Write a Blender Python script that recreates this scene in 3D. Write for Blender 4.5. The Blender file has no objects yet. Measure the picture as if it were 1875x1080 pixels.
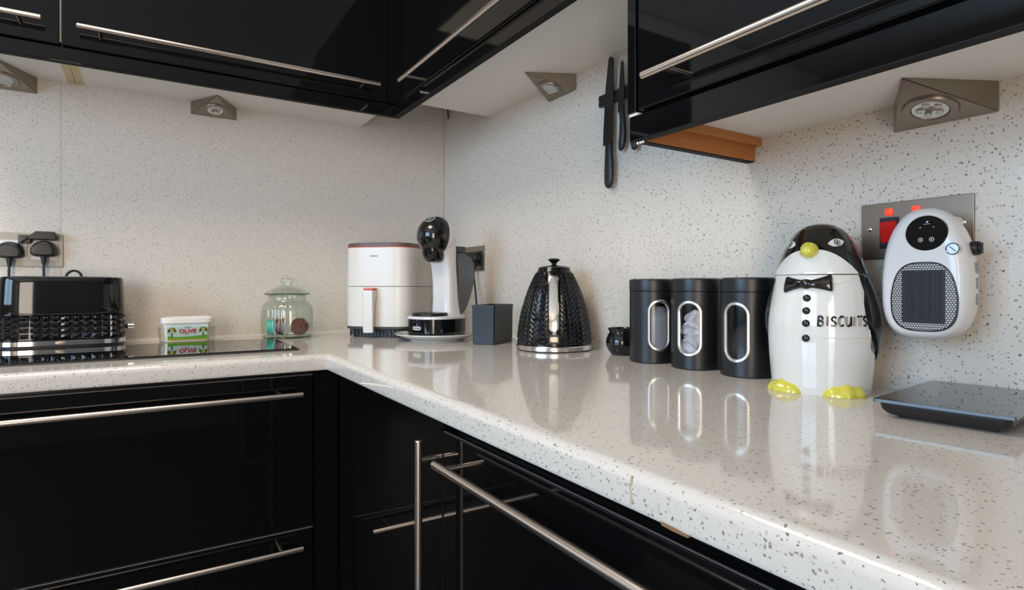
import bpy, bmesh, math, random
from mathutils import Vector, Matrix, Euler
random.seed(7)
S = bpy.context.scene
C = S.collection
PI = math.pi
R = math.radians
CT = 0.92          # height of the worktop

# ------------------------------------------------------------------ camera, world, lights, exposure
cam = bpy.data.cameras.new('camera')
co = bpy.data.objects.new('camera', cam); C.objects.link(co)
co.location = (-0.99, -2.06, 1.08)
co.rotation_euler = (R(90), 0, R(-32.4))
cam.sensor_width = 36; cam.lens = 1055 / 1875 * 36
cam.shift_y = -15 / 1875
cam.clip_start = 0.02
S.camera = co

w = bpy.data.worlds.new('sky'); S.world = w; w.use_nodes = True
w.node_tree.nodes['Background'].inputs[0].default_value = (0.62, 0.76, 1.0, 1)
w.node_tree.nodes['Background'].inputs[1].default_value = 1.6

def area(name, loc, rot, sx, sy, power, col):
    l = bpy.data.lights.new(name, 'AREA'); l.shape = 'RECTANGLE'; l.size = sx; l.size_y = sy
    l.energy = power; l.color = col
    o = bpy.data.objects.new(name, l); C.objects.link(o); o.location = loc; o.rotation_euler = rot
    return o
area('window_daylight', (-3.36, -1.75, 1.62), (0, R(-90), 0), 1.15, 1.7, 47, (0.46, 0.72, 1.0))
area('warm_front_fill', (-2.62, -4.33, 1.20), (R(90), 0, 0), 1.15, 2.0, 60, (1.0, 0.83, 0.65))  # warm fill added behind the camera to brighten the back wall
area('ceiling_lamp_light', (-1.25, -1.05, 2.40), (0, 0, 0), 0.6, 0.6, 15, (1.0, 0.86, 0.70))

S.view_settings.view_transform = 'Standard'
S.view_settings.look = 'None'
S.view_settings.gamma = 1
S.view_settings.use_curve_mapping = False
S.view_settings.exposure = 0.2

# ------------------------------------------------------------------ materials
def mat(name, col=(0.8, 0.8, 0.8), rough=0.4, metal=0.0, coat=0.0, emit=None, es=1.0, trans=0.0, ior=1.5, spec=None):
    m = bpy.data.materials.new(name); m.use_nodes = True
    b = m.node_tree.nodes['Principled BSDF']
    b.inputs['Base Color'].default_value = (*col, 1)
    b.inputs['Roughness'].default_value = rough
    b.inputs['Metallic'].default_value = metal
    b.inputs['Coat Weight'].default_value = coat
    b.inputs['Coat Roughness'].default_value = 0.04
    b.inputs['Transmission Weight'].default_value = trans
    b.inputs['IOR'].default_value = ior
    if spec is not None: b.inputs['Specular IOR Level'].default_value = spec
    if emit:
        b.inputs['Emission Color'].default_value = (*emit, 1)
        b.inputs['Emission Strength'].default_value = es
    return m

class NT:
    def __init__(s, m): s.t = m.node_tree; s.b = m.node_tree.nodes['Principled BSDF']
    def n(s, kind, **kw):
        x = s.t.nodes.new(kind)
        for k, v in kw.items():
            if k.startswith('i_'): x.inputs[k[2:].replace('_', ' ')].default_value = v
            else: setattr(x, k, v)
        return x
    def l(s, a, b): s.t.links.new(a, b)
    def math(s, op, a, b=None, c=None, clamp=False):
        x = s.t.nodes.new('ShaderNodeMath'); x.operation = op; x.use_clamp = clamp
        for i, v in enumerate((a, b, c)):
            if v is None: continue
            if hasattr(v, 'is_linked'): s.l(v, x.inputs[i])
            else: x.inputs[i].default_value = v
        return x.outputs[0]
    def mix(s, f, a, b):
        x = s.t.nodes.new('ShaderNodeMix'); x.data_type = 'RGBA'
        if hasattr(f, 'is_linked'): s.l(f, x.inputs[0])
        else: x.inputs[0].default_value = f
        for v, i in ((a, 6), (b, 7)):
            if hasattr(v, 'is_linked'): s.l(v, x.inputs[i])
            else: x.inputs[i].default_value = (*v, 1)
        return x.outputs[2]

def speckle(name, base, rough, scale=88.0, dark=(0.16, 0.15, 0.15), keep=0.42, coat=0.0, fine=0.35):
    m = mat(name, base, rough, coat=coat); t = NT(m)
    tc = t.n('ShaderNodeTexCoord')
    nz = t.n('ShaderNodeTexNoise', i_Scale=260.0, i_Detail=2.0); t.l(tc.outputs['Object'], nz.inputs['Vector'])
    vm = t.n('ShaderNodeVectorMath', operation='MULTIPLY_ADD')
    t.l(nz.outputs['Color'], vm.inputs[0]); vm.inputs[1].default_value = (0.005,) * 3; t.l(tc.outputs['Object'], vm.inputs[2])
    def layer(sc, keep, size):
        v = t.n('ShaderNodeTexVoronoi', i_Scale=sc); t.l(vm.outputs[0], v.inputs['Vector'])
        sep = t.n('ShaderNodeSeparateColor'); t.l(v.outputs['Color'], sep.inputs[0])
        rad = t.math('MULTIPLY', sep.outputs[1], size)
        d = t.math('SUBTRACT', rad, v.outputs['Distance'])
        inside = t.math('MULTIPLY', d, 30.0, clamp=True)
        on = t.math('GREATER_THAN', sep.outputs[0], 1 - keep)
        a = t.math('MULTIPLY', inside, on)
        return a, sep.outputs[2]
    a, r = layer(scale, keep, 0.42)
    b, _ = layer(scale * 2.1, 0.5, 0.40)
    big = t.n('ShaderNodeTexNoise', i_Scale=14.0, i_Detail=3.0); t.l(tc.outputs['Object'], big.inputs['Vector'])
    c0 = t.mix(t.math('MULTIPLY', big.outputs[0], 0.25), base, tuple(x * 0.9 for x in base))
    c1 = t.mix(t.math('MULTIPLY', b, fine), c0, tuple(x * 0.55 for x in base))
    st = t.math('MULTIPLY_ADD', r, 0.55, 0.35)
    c2 = t.mix(t.math('MULTIPLY', a, st), c1, dark)
    t.l(c2, t.b.inputs['Base Color'])
    return m

def two_tone(name, colA, colB, rough=0.08, coat=0.6):
    """colB where the painted mask (a per-vertex distance) is above zero"""
    m = mat(name, colA, rough, coat=coat); t = NT(m)
    at = t.n('ShaderNodeAttribute', attribute_name='paint')
    f = t.math('MULTIPLY_ADD', at.outputs['Fac'], 1500.0, 0.5, clamp=True)
    t.l(t.mix(f, colA, colB), t.b.inputs['Base Color'])
    return m

def thin_glass(name, tint=(0.95, 0.98, 0.96), edge=(0.72, 0.80, 0.74), rough=0.02, gloss=1.0):
    m = bpy.data.materials.new(name); m.use_nodes = True; t = m.node_tree; t.nodes.clear()
    out = t.nodes.new('ShaderNodeOutputMaterial'); mx = t.nodes.new('ShaderNodeMixShader')
    tr = t.nodes.new('ShaderNodeBsdfTransparent'); gl = t.nodes.new('ShaderNodeBsdfGlossy')
    gl.inputs['Roughness'].default_value = rough; gl.inputs['Color'].default_value = (gloss,) * 3 + (1,)
    lw = t.nodes.new('ShaderNodeLayerWeight'); lw.inputs[0].default_value = 0.25
    mc = t.nodes.new('ShaderNodeMix'); mc.data_type = 'RGBA'
    mc.inputs[6].default_value = (*tint, 1); mc.inputs[7].default_value = (*edge, 1)
    t.links.new(lw.outputs['Facing'], mc.inputs[0]); t.links.new(mc.outputs[2], tr.inputs[0])
    pw_ = t.nodes.new('ShaderNodeMath'); pw_.operation = 'POWER'; pw_.inputs[1].default_value = 3.0
    ma = t.nodes.new('ShaderNodeMath'); ma.operation = 'MULTIPLY_ADD'; ma.inputs[1].default_value = 0.48; ma.inputs[2].default_value = 0.035
    lf = t.nodes.new('ShaderNodeLayerWeight'); lf.inputs[0].default_value = 0.5
    t.links.new(lf.outputs['Facing'], pw_.inputs[0]); t.links.new(pw_.outputs[0], ma.inputs[0]); t.links.new(ma.outputs[0], mx.inputs[0]); t.links.new(tr.outputs[0], mx.inputs[1]); t.links.new(gl.outputs[0], mx.inputs[2])
    t.links.new(mx.outputs[0], out.inputs[0])
    return m

def brushed(name, col, rough=0.3, axis=2, amt=0.12):
    m = mat(name, col, rough, metal=1.0); t = NT(m)
    tc = t.n('ShaderNodeTexCoord'); mp = t.n('ShaderNodeMapping')
    sc = [900, 900, 900]; sc[axis] = 14; mp.inputs['Scale'].default_value = sc
    t.l(tc.outputs['Object'], mp.inputs[0])
    nz = t.n('ShaderNodeTexNoise', i_Scale=1.0, i_Detail=2.0); t.l(mp.outputs[0], nz.inputs['Vector'])
    t.l(t.math('MULTIPLY_ADD', nz.outputs[0], amt, rough - amt / 2), t.b.inputs['Roughness'])
    return m

M = {}
M['splash'] = speckle('speckled_wall_laminate', (0.685, 0.632, 0.565), 0.14, scale=230, dark=(0.12, 0.11, 0.115), keep=0.62, fine=0.5)
M['worktop'] = speckle('speckled_worktop_laminate', (0.67, 0.625, 0.57), 0.07, scale=265, dark=(0.12, 0.10, 0.09), keep=0.58, fine=0.5)
M['plaster'] = mat('grey_wall_paint', (0.30, 0.285, 0.27), 0.85)
M['ceil'] = mat('ceiling_paint', (0.75, 0.74, 0.72), 0.85)
M['floor'] = mat('dark_floor_tile', (0.055, 0.052, 0.05), 0.35)
M['gloss'] = mat('black_gloss_lacquer', (0.0035, 0.0035, 0.0038), 0.04, spec=0.32)
M['satin'] = mat('black_satin_edge', (0.006, 0.006, 0.0065), 0.28)
M['white_lam'] = mat('white_melamine', (0.84, 0.81, 0.76), 0.42)
M['pine'] = mat('yellowed_edge', (0.68, 0.53, 0.30), 0.5)
M['steel'] = mat('satin_steel_bar', (0.74, 0.66, 0.60), 0.26, metal=1)
M['nickel'] = brushed('brushed_nickel', (0.35, 0.305, 0.25), 0.36, axis=0, amt=0.06)
M['edge'] = mat('matt_black_edge', (0.006, 0.006, 0.006), 0.6, spec=0.15)
M['basering'] = mat('satin_base_steel', (0.66, 0.64, 0.61), 0.2, metal=1)
M['plate'] = brushed('socket_plate_metal', (0.27, 0.205, 0.155), 0.40, axis=1, amt=0.06)
M['plate_b'] = mat('pale_socket_plate', (0.37, 0.34, 0.295), 0.45, metal=0.25)
M['edge_glint'] = mat('painted_edge_glint', (0.16, 0.155, 0.15), 0.35)  # grey that stands for light caught on the top edges
M['chrome'] = mat('chrome', (0.82, 0.81, 0.79), 0.07, metal=1)
M['silver'] = mat('silver_ring', (0.78, 0.78, 0.78), 0.28, metal=1)
M['blackpl'] = mat('black_plastic', (0.008, 0.008, 0.009), 0.38)
M['blackgl'] = mat('black_glossy_plastic', (0.005, 0.005, 0.0055), 0.06)
M['hob'] = mat('black_hob_glass', (0.004, 0.004, 0.004), 0.02, ior=1.75)
M['hobedge'] = mat('hob_edge', (0.05, 0.045, 0.04), 0.35)
M['white'] = mat('white_plastic', (0.70, 0.69, 0.69), 0.22)
M['cream'] = mat('cream_white_plastic', (0.72, 0.69, 0.64), 0.32)
M['rimbrown'] = mat('dark_brown_rim', (0.12, 0.065, 0.055), 0.35)
M['coral'] = mat('coral_red', (0.75, 0.13, 0.07), 0.35)
M['fridark'] = mat('dark_grey_vent', (0.045, 0.045, 0.05), 0.5)
M['slate'] = mat('slate_grey_metal', (0.011, 0.0135, 0.015), 0.42)
M['canister'] = mat('matt_black_enamel', (0.008, 0.009, 0.011), 0.36)
M['china'] = mat('white_china', (0.80, 0.80, 0.78), 0.08, coat=0.4)
M['glass'] = thin_glass('clear_glass', (0.955, 0.972, 0.952), (0.80, 0.845, 0.79), 0.03, 1.0)
M['glass_edge'] = thin_glass('thick_glass_edge', (0.70, 0.76, 0.69), (0.42, 0.48, 0.41), 0.03, 1.0)
M['clearpl'] = thin_glass('clear_plastic', (0.95, 0.96, 0.94), (0.84, 0.87, 0.84), 0.1, 1.0)
M['pane'] = thin_glass('canister_pane', (0.86, 0.88, 0.9), (0.6, 0.62, 0.66), 0.16)
M['pale_powder'] = mat('pale_grey_powder', (0.30, 0.31, 0.34), 0.6)
M['tank'] = mat('smoked_tank', (0.17, 0.175, 0.185), 0.05, trans=0.55, ior=1.4)
M['red'] = mat('red_rocker', (0.72, 0.012, 0.01), 0.25)
M['redlamp'] = mat('red_neon', (0.8, 0.02, 0.01), 0.3, emit=(1.0, 0.05, 0.02), es=1.1)
M['orangewood'] = mat('orange_wood', (0.52, 0.20, 0.055), 0.45)
M['yellow'] = mat('yellow_glaze', (0.66, 0.60, 0.075), 0.12, coat=0.6)
M['penguin_head'] = two_tone('penguin_lid_glaze', (0.73, 0.72, 0.69), (0.006, 0.006, 0.006))
M['penguin_body'] = two_tone('penguin_body_glaze', (0.73, 0.72, 0.69), (0.006, 0.006, 0.006))
M['head2'] = two_tone('coffee_head_shell', (0.78, 0.77, 0.77), (0.006, 0.006, 0.0065), rough=0.1, coat=0.3)
M['blackglaze'] = mat('black_glaze', (0.006, 0.006, 0.0065), 0.06, coat=0.3)
M['kettle'] = mat('kettle_black', (0.005, 0.005, 0.006), 0.12, spec=0.35)
M['glaze_w'] = mat('white_glaze', (0.73, 0.72, 0.69), 0.08, coat=0.5)
M['teal'] = mat('turquoise_foil', (0.06, 0.50, 0.40), 0.35)
M['brown'] = mat('brown_pod', (0.13, 0.035, 0.026), 0.4)
M['lens'] = mat('frosted_lens', (0.55, 0.55, 0.52), 0.25)
M['lcd_grey'] = mat('printed_grey', (0.55, 0.56, 0.58), 0.5)
M['printgrey'] = mat('printed_mid_grey', (0.22, 0.22, 0.22), 0.5)
M['tubwhite'] = mat('tub_plastic', (0.80, 0.76, 0.70), 0.4)
M['sky_p'] = mat('label_pale_blue', (0.62, 0.72, 0.72), 0.4)
M['green_p'] = mat('label_green', (0.16, 0.42, 0.04), 0.4)
M['leaf_p'] = mat('label_leaf', (0.05, 0.12, 0.02), 0.4)
M['gold_p'] = mat('label_gold', (0.62, 0.42, 0.05), 0.4)
M['red_p'] = mat('label_red', (0.62, 0.02, 0.05), 0.4)
M['teabag'] = mat('paper_sachets', (0.58, 0.56, 0.58), 0.7)
M['coffee'] = mat('dark_grounds', (0.02, 0.016, 0.02), 0.7)
M['rubber'] = mat('black_rubber', (0.01, 0.01, 0.01), 0.5)
M['knife'] = mat('black_coated_blade', (0.012, 0.012, 0.011), 0.32)
M['khandle'] = mat('knife_grip', (0.010, 0.010, 0.010), 0.42)
M['filler'] = mat('yellowed_filler', (0.50, 0.40, 0.24), 0.7)
M['chip'] = mat('chipped_core', (0.22, 0.13, 0.06), 0.8)
M['window_strip'] = mat('water_gauge', (0.74, 0.71, 0.62), 0.10, metal=0.75)
M['glassblack'] = mat('scale_glass', (0.006, 0.008, 0.01), 0.03, ior=1.75)
M['wframe'] = mat('white_window_frame', (0.75, 0.75, 0.75), 0.4)
M['sealant'] = mat('sealant', (0.66, 0.64, 0.61), 0.35)
M['ring_ink'] = mat('badge_ring_ink', (0.45, 0.45, 0.46), 0.3)

def mesh_holes(name):
    """perforated steel: staggered holes"""
    m = mat(name, (0.62, 0.62, 0.62), 0.4); t = NT(m)
    tc = t.n('ShaderNodeTexCoord'); sx = t.n('ShaderNodeSeparateXYZ'); t.l(tc.outputs['Object'], sx.inputs[0])
    p = 0.0034
    u = t.math('DIVIDE', sx.outputs[0], p); v = t.math('DIVIDE', sx.outputs[2], p * 0.87)
    row = t.math('FLOOR', v); odd = t.math('MULTIPLY', t.math('MODULO', t.math('ABSOLUTE', row), 2.0), 0.5)
    fu = t.math('SUBTRACT', t.math('FRACT', t.math('ADD', u, odd)), 0.5); fv = t.math('SUBTRACT', t.math('FRACT', v), 0.5)
    d = t.math('SQRT', t.math('ADD', t.math('MULTIPLY', fu, fu), t.math('MULTIPLY', fv, fv)))
    hole = t.math('LESS_THAN', d, 0.36)
    t.l(t.mix(hole, (0.035, 0.035, 0.037), (0.55, 0.55, 0.55)), t.b.inputs['Base Color'])
    return m
M['holes'] = mesh_holes('perforated_steel')

def wood_mat():
    m = M['orangewood']; t = NT(m)
    tc = t.n('ShaderNodeTexCoord'); mp = t.n('ShaderNodeMapping'); mp.inputs['Scale'].default_value = (6, 60, 60)
    t.l(tc.outputs['Object'], mp.inputs[0])
    nz = t.n('ShaderNodeTexNoise', i_Scale=2.0, i_Detail=4.0); t.l(mp.outputs[0], nz.inputs['Vector'])
    t.l(t.mix(nz.outputs[0], (0.56, 0.22, 0.06), (0.44, 0.155, 0.04)), t.b.inputs['Base Color'])
wood_mat()

# ------------------------------------------------------------------ builders
def obj(name, bm, m, parent=None, smooth=True, angle=35, loc=None, rot=None):
    bmesh.ops.recalc_face_normals(bm, faces=bm.faces[:])
    me = bpy.data.meshes.new(name); bm.to_mesh(me); bm.free()
    if smooth:
        me.shade_smooth(); me.set_sharp_from_angle(angle=R(angle))
    ms = m if isinstance(m, (list, tuple)) else [m]
    for x in ms: me.materials.append(x)
    o = bpy.data.objects.new(name, me); C.objects.link(o)
    if smooth and len(me.polygons) < 1500:
        wn = o.modifiers.new('weighted', 'WEIGHTED_NORMAL'); wn.keep_sharp = True
    if parent: o.parent = parent
    if loc: o.location = loc
    if rot: o.rotation_euler = rot
    return o

def tag(o, label=None, cat=None, group=None, kind=None):
    for k, v in (('label', label), ('category', cat), ('group', group), ('kind', kind)):
        if v: o[k] = v
    return o

def thing(name, label, cat, loc=(0, 0, 0), rz=0.0, group=None):
    o = bpy.data.objects.new(name, None); C.objects.link(o); o.empty_display_size = 0.05
    o.location = loc; o.rotation_euler = (0, 0, rz)
    return tag(o, label, cat, group)

def NB(): return bmesh.new()

def box(bm, x0, x1, y0, y1, z0, z1, bev=0.0, seg=2, mi=0):
    vs = [bm.verts.new(p) for p in ((x0, y0, z0), (x1, y0, z0), (x1, y1, z0), (x0, y1, z0), (x0, y0, z1), (x1, y0, z1), (x1, y1, z1), (x0, y1, z1))]
    fs = [bm.faces.new([vs[i] for i in q]) for q in ((3, 2, 1, 0), (4, 5, 6, 7), (0, 1, 5, 4), (1, 2, 6, 5), (2, 3, 7, 6), (3, 0, 4, 7))]
    for f in fs: f.material_index = mi
    if bev > 0:
        es = list({e for f in fs for e in f.edges})
        r = bmesh.ops.bevel(bm, geom=es, offset=bev, segments=seg, profile=0.5, affect='EDGES', clamp_overlap=True)
        for f in r['faces']: f.material_index = mi
    return bm

def rings(bm, rs, cap0=True, cap1=True, closed=True, mi=0):
    """loft through rings of points; returns the vertex rows"""
    rows = [[bm.verts.new(p) for p in r] for r in rs]
    n = len(rows[0])
    for a, b in zip(rows, rows[1:]):
        for i in range(n if closed else n - 1):
            j = (i + 1) % n
            bm.faces.new((a[i], a[j], b[j], b[i])).material_index = mi
    if cap0: bm.faces.new(rows[0][::-1]).material_index = mi
    if cap1: bm.faces.new(rows[-1]).material_index = mi
    return rows

def lathe(bm, prof, n=48, cx=0, cy=0, fn=None, cap0=True, cap1=True, mi=0, z0=0):
    rs = []
    for r, z in prof:
        row = []
        for i in range(n):
            a = 2 * PI * i / n
            rr = r + (fn(a, z) if fn else 0)
            row.append((cx + rr * math.sin(a), cy - rr * math.cos(a), z0 + z))
        rs.append(row)
    return rings(bm, rs, cap0 and prof[0][0] > 1e-6, cap1 and prof[-1][0] > 1e-6, mi=mi)

def tube(bm, pts, r, n=10, caps=True, mi=0, rad=None):
    pts = [Vector(p) for p in pts]
    rs = []; up = None
    for i, p in enumerate(pts):
        d = (pts[min(i + 1, len(pts) - 1)] - pts[max(i - 1, 0)]).normalized()
        if up is None:
            up = Vector((0, 0, 1)) if abs(d.z) < 0.9 else Vector((1, 0, 0))
        s = d.cross(up).normalized(); up = s.cross(d).normalized()
        rr = rad[i] if rad else r
        rs.append([p + (s * math.cos(2 * PI * k / n) + up * math.sin(2 * PI * k / n)) * rr for k in range(n)])
    return rings(bm, rs, caps, caps, mi=mi)

def smooth_path(pts, sub=8):
    pts = [Vector(p) for p in pts]; out = []
    for i in range(len(pts) - 1):
        p0 = pts[max(i - 1, 0)]; p1 = pts[i]; p2 = pts[i + 1]; p3 = pts[min(i + 2, len(pts) - 1)]
        for k in range(sub):
            t = k / sub
            out.append(0.5 * ((2 * p1) + (-p0 + p2) * t + (2 * p0 - 5 * p1 + 4 * p2 - p3) * t * t + (-p0 + 3 * p1 - 3 * p2 + p3) * t ** 3))
    out.append(pts[-1])
    return out

def prism(bm, outline, axis, a, b, bev=0.0, seg=2, mi=0):
    """outline = 2-D points; axis 'x','y','z' is the extrusion axis from a to b"""
    def P(u, v, t): return {'x': (t, u, v), 'y': (u, t, v), 'z': (u, v, t)}[axis]
    r0 = [bm.verts.new(P(u, v, a)) for u, v in outline]; r1 = [bm.verts.new(P(u, v, b)) for u, v in outline]
    n = len(outline); fs = []
    for i in range(n): fs.append(bm.faces.new((r0[i], r0[(i + 1) % n], r1[(i + 1) % n], r1[i])))
    c0 = bm.faces.new(r0[::-1]); c1 = bm.faces.new(r1)
    for f in fs + [c0, c1]: f.material_index = mi
    if bev > 0:
        es = list(set(c0.edges) | set(c1.edges))
        bmesh.ops.bevel(bm, geom=es, offset=bev, segments=seg, profile=0.5, affect='EDGES', clamp_overlap=True)
    return bm

def sup(a, rx, ry, n):
    c, s = math.cos(a), math.sin(a)
    return (rx * math.copysign(abs(c) ** (2 / n), c), ry * math.copysign(abs(s) ** (2 / n), s))

def ball(bm, c, rx, ry, rz, nu=24, nv=16, fn=None):
    rs = []
    for j in range(1, nv):
        t = PI * j / nv; row = []
        for i in range(nu):
            a = 2 * PI * i / nu
            p = Vector((math.sin(t) * math.sin(a) * rx, -math.sin(t) * math.cos(a) * ry, -math.cos(t) * rz))
            row.append(Vector(c) + (fn(p) if fn else p))
        rs.append(row)
    rows = rings(bm, rs, False, False)
    for row, s in ((rows[0], -1), (rows[-1], 1)):
        p = Vector((0, 0, s * rz)); v = bm.verts.new(Vector(c) + (fn(p) if fn else p))
        for i in range(nu):
            bm.faces.new((row[i], row[(i + 1) % nu], v))
    return bm

def text(bm, s, size, fn=lambda x, y, z: (x, 0, y), bold=0.0, ext=0.0004, sx=1.0, align='CENTER'):
    """lettering: FONT outline turned to mesh, each point sent through fn(x, y, depth)"""
    cu = bpy.data.curves.new('lettering', 'FONT'); cu.body = s; cu.size = size; cu.align_x = align; cu.align_y = 'CENTER'
    cu.offset = bold; cu.extrude = ext; cu.resolution_u = 4
    o = bpy.data.objects.new('lettering', cu); C.objects.link(o)
    dg = bpy.context.evaluated_depsgraph_get()
    me = bpy.data.meshes.new_from_object(o.evaluated_get(dg))
    bpy.data.objects.remove(o); bpy.data.curves.remove(cu)
    off = len(bm.verts); vs = [bm.verts.new(fn(v.co.x * sx, v.co.y, v.co.z)) for v in me.vertices]
    for p in me.polygons:
        try: bm.faces.new([vs[i] for i in p.vertices])
        except ValueError: pass
    bpy.data.meshes.remove(me)
    return bm

def paint(o, fn):
    a = o.data.attributes.new('paint', 'FLOAT', 'POINT')
    a.data.foreach_set('value', [fn(v.co) for v in o.data.vertices])

def bar_handle(parent, p0, p1, out, stubs=(0.045, 0.955), r=0.006, reach=0.034, m=None):
    """steel bar from p0 to p1 standing `reach` off the front along -out; one stub near each end"""
    p0, p1, out = Vector(p0), Vector(p1), Vector(out); L = (p1 - p0).length; d = (p1 - p0).normalized()
    bm = NB()
    e = 0.0012
    tube(bm, [p0, p0 + d * e, p1 - d * e, p1], r, 20, rad=[r - e, r, r, r - e])
    for s in stubs:
        q = p0 + d * (s if s < 0.5 and s > 0.1 else s * L) if False else p0.lerp(p1, s)
        tube(bm, [q, q - out * reach], 0.0042, 14)
    return obj('handle', bm, m or M['steel'], parent)

# ------------------------------------------------------------------ the room
def structure(name, bm, m, **k): return tag(obj(name, bm, m, smooth=False, **k), kind='structure')
XL, YF, ZC = -3.3, -4.3, 2.44
structure('floor', box(NB(), XL - 0.1, 0.1, YF - 0.1, 0.1, -0.1, 0), M['floor'])
structure('ceiling', box(NB(), XL - 0.1, 0.1, YF - 0.1, 0.1, ZC, ZC + 0.1), M['ceil'])
wb = structure('wall_back', box(NB(), XL - 0.1, 0.112, 0.012, 0.112, 0, ZC), M['plaster'])
wr = structure('wall_right', box(NB(), 0.012, 0.112, YF - 0.1, 0.012, 0, ZC), M['plaster'])
bm = NB()                                                # left wall around the kitchen window
for b in ((YF, -2.62, 0, ZC), (-0.88, 0.012, 0, ZC), (-2.62, -0.88, 0, 1.02), (-2.62, -0.88, 2.22, ZC)):
    box(bm, XL - 0.1, XL, b[0], b[1], b[2], b[3])
structure('wall_left', bm, M['plaster'])
bm = NB()                                                # wall behind the photographer around the opening for the added warm fill
for b in ((XL, -3.2, 0, ZC), (-2.04, 0.012, 0, ZC), (-3.2, -2.04, 2.22, ZC)):
    box(bm, b[0], b[1], YF - 0.1, YF, b[2], b[3])
structure('wall_front', bm, M['plaster'])
bm = NB()
for a, b, z0, z1 in ((-2.62, -2.57, 1.02, 2.22), (-0.93, -0.88, 1.02, 2.22), (-1.775, -1.725, 1.02, 2.22), (-2.62, -0.88, 1.02, 1.07), (-2.62, -0.88, 2.17, 2.22)):
    box(bm, XL - 0.05, XL + 0.01, a, b, z0, z1)
structure('window_1', bm, M['wframe'])
bm = NB()
for a, b, z0, z1 in ((-3.2, -3.14, 0, 2.22), (-2.10, -2.04, 0, 2.22), (-3.2, -2.04, 0, 0.1), (-3.2, -2.04, 2.14, 2.22)):
    box(bm, a, b, YF - 0.02, YF + 0.02, z0, z1)
structure('door_1', bm, M['wframe'])  # unseen frame round the opening of the added warm fill
# laminate splashback boards: two behind the hob run with a fine joint, one along the other wall
for x0, x1 in ((-3.29, -1.1939), (-1.1936, 0.0)):
    obj('splashback_panel', box(NB(), x0, x1, 0.0, 0.012, CT - 0.01, ZC - 0.01, 0.0006, 1), M['splash'], wb, smooth=False)
obj('splashback_panel', box(NB(), 0.0, 0.012, -3.4, -0.0006, CT - 0.01, ZC - 0.01, 0.0006, 1), M['splash'], wr, smooth=False)
structure('trim_1', prism(NB(), [(0, CT), (-0.005, CT), (-0.0015, CT + 0.0015), (0, CT + 0.005)], 'x', -1.68, -0.0), M['sealant'])
structure('trim_2', prism(NB(), [(0, CT), (-0.005, CT), (-0.0015, CT + 0.0015), (0, CT + 0.005)], 'y', -2.47, -0.005), M['sealant'])

# ------------------------------------------------------------------ worktop (one L of post-formed laminate)
bm = NB()
XW, YW, XE, YE = -0.630, -0.672, -1.68, -2.47
prof = [(-0.03, CT)] + [(-0.013 + 0.013 * math.sin(R(a)), CT - 0.013 + 0.013 * math.cos(R(a))) for a in range(0, 91, 15)] + [(0, CT - 0.032), (-0.0018, CT - 0.0363), (-0.006, CT - 0.038), (-0.03, CT - 0.038)]
rows = []
for o_, z in prof:
    rows.append([bm.verts.new((XE, YW - o_, z)), bm.verts.new((XW - o_, YW - o_, z)), bm.verts.new((XW - o_, YE, z))])
for a, b in zip(rows, rows[1:]):
    for i in (0, 1): bm.faces.new((a[i], a[i + 1], b[i + 1], b[i]))
for r_, z in ((rows[0], CT), (rows[-1], CT - 0.038)):
    bk = [bm.verts.new(p) for p in ((XE, 0, z), (0, 0, z), (0, YE, z))]
    bm.faces.new((r_[0], r_[1], bk[1], bk[0])); bm.faces.new((r_[1], r_[2], bk[2], bk[1]))
worktop = tag(obj('worktop', bm, M['worktop'], angle=30), 'pale grey speckled L-shaped laminate worktop with rounded front edge', 'worktop')
bm = NB()
pts = [(-1.688, 0.9135), (-1.6895, 0.9138), (-1.690, 0.908), (-1.6878, 0.903), (-1.6893, 0.897), (-1.690, 0.890), (-1.6875, 0.888), (-1.6872, 0.897), (-1.6863, 0.903), (-1.6877, 0.909)]
prism(bm, [(y, z) for y, z in pts], 'x', -0.6304, -0.628)
o = obj('filler_crack', bm, M['filler'], worktop, smooth=False); o['label'] = 'yellowed crack down the front edge'
o = obj('edge_chip', prism(NB(), [(-1.722, 0.8852), (-1.738, 0.8848), (-1.748, 0.8838), (-1.751, 0.8822), (-1.735, 0.882), (-1.724, 0.8828)], 'x', -0.6302, -0.622), M['chip'], worktop, smooth=False)
o['label'] = 'brown chip along the lower edge'

# ------------------------------------------------------------------ base units
def top_glint(parent, x0, x1, y0, y1, z):  # thin grey strip painting the highlight along a front's top edge
    o = obj('top_glint', box(NB(), x0 + 0.001, x1 - 0.001, y0 - 0.0002 if False else y0, y1, z - 0.0012, z + 0.0004), M['edge_glint'], parent, smooth=False); o['label'] = 'grey highlight painted along the top edge'
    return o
def front(name, parent, x0, x1, y0, y1, z0, z1, m=None):
    return obj(name, box(NB(), x0, x1, y0, y1, z0, z1, 0.0022, 3), m or M['gloss'], parent, angle=40)

t = thing('drawer_unit', 'black gloss pan drawer unit under the hob with two long steel bar handles', 'cabinet', (-1.15, -0.33, 0))
bm = NB()
def rel(o, *b): return (b[0] - o.location.x, b[1] - o.location.x, b[2] - o.location.y, b[3] - o.location.y, b[4] - o.location.z, b[5] - o.location.z)
obj('carcass', box(NB(), *rel(t, -1.655, -0.654, -0.628, -0.03, 0.12, 0.878)), M['satin'], t, smooth=False)
obj('plinth', box(NB(), *rel(t, -1.655, -0.654, -0.585, -0.565, 0.0, 0.12)), M['satin'], t, smooth=False)
for z0, z1, hz in ((0.5135, 0.872, 0.833), (0.14, 0.5105, 0.4805)):
    d = front('drawer', t, *rel(t, -1.654, -0.655, -0.650, -0.630, z0, z1))
    top_glint(d, *rel(t, -1.654, -0.655, -0.6495, -0.632, 0, 0)[:4], z1)
    bar_handle(d, (-1.618 + 1.15, -0.690 + 0.33, hz), (-0.686 + 1.15, -0.690 + 0.33, hz), (0, -1, 0), (0.05, 0.952), 0.006, 0.040)

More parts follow.
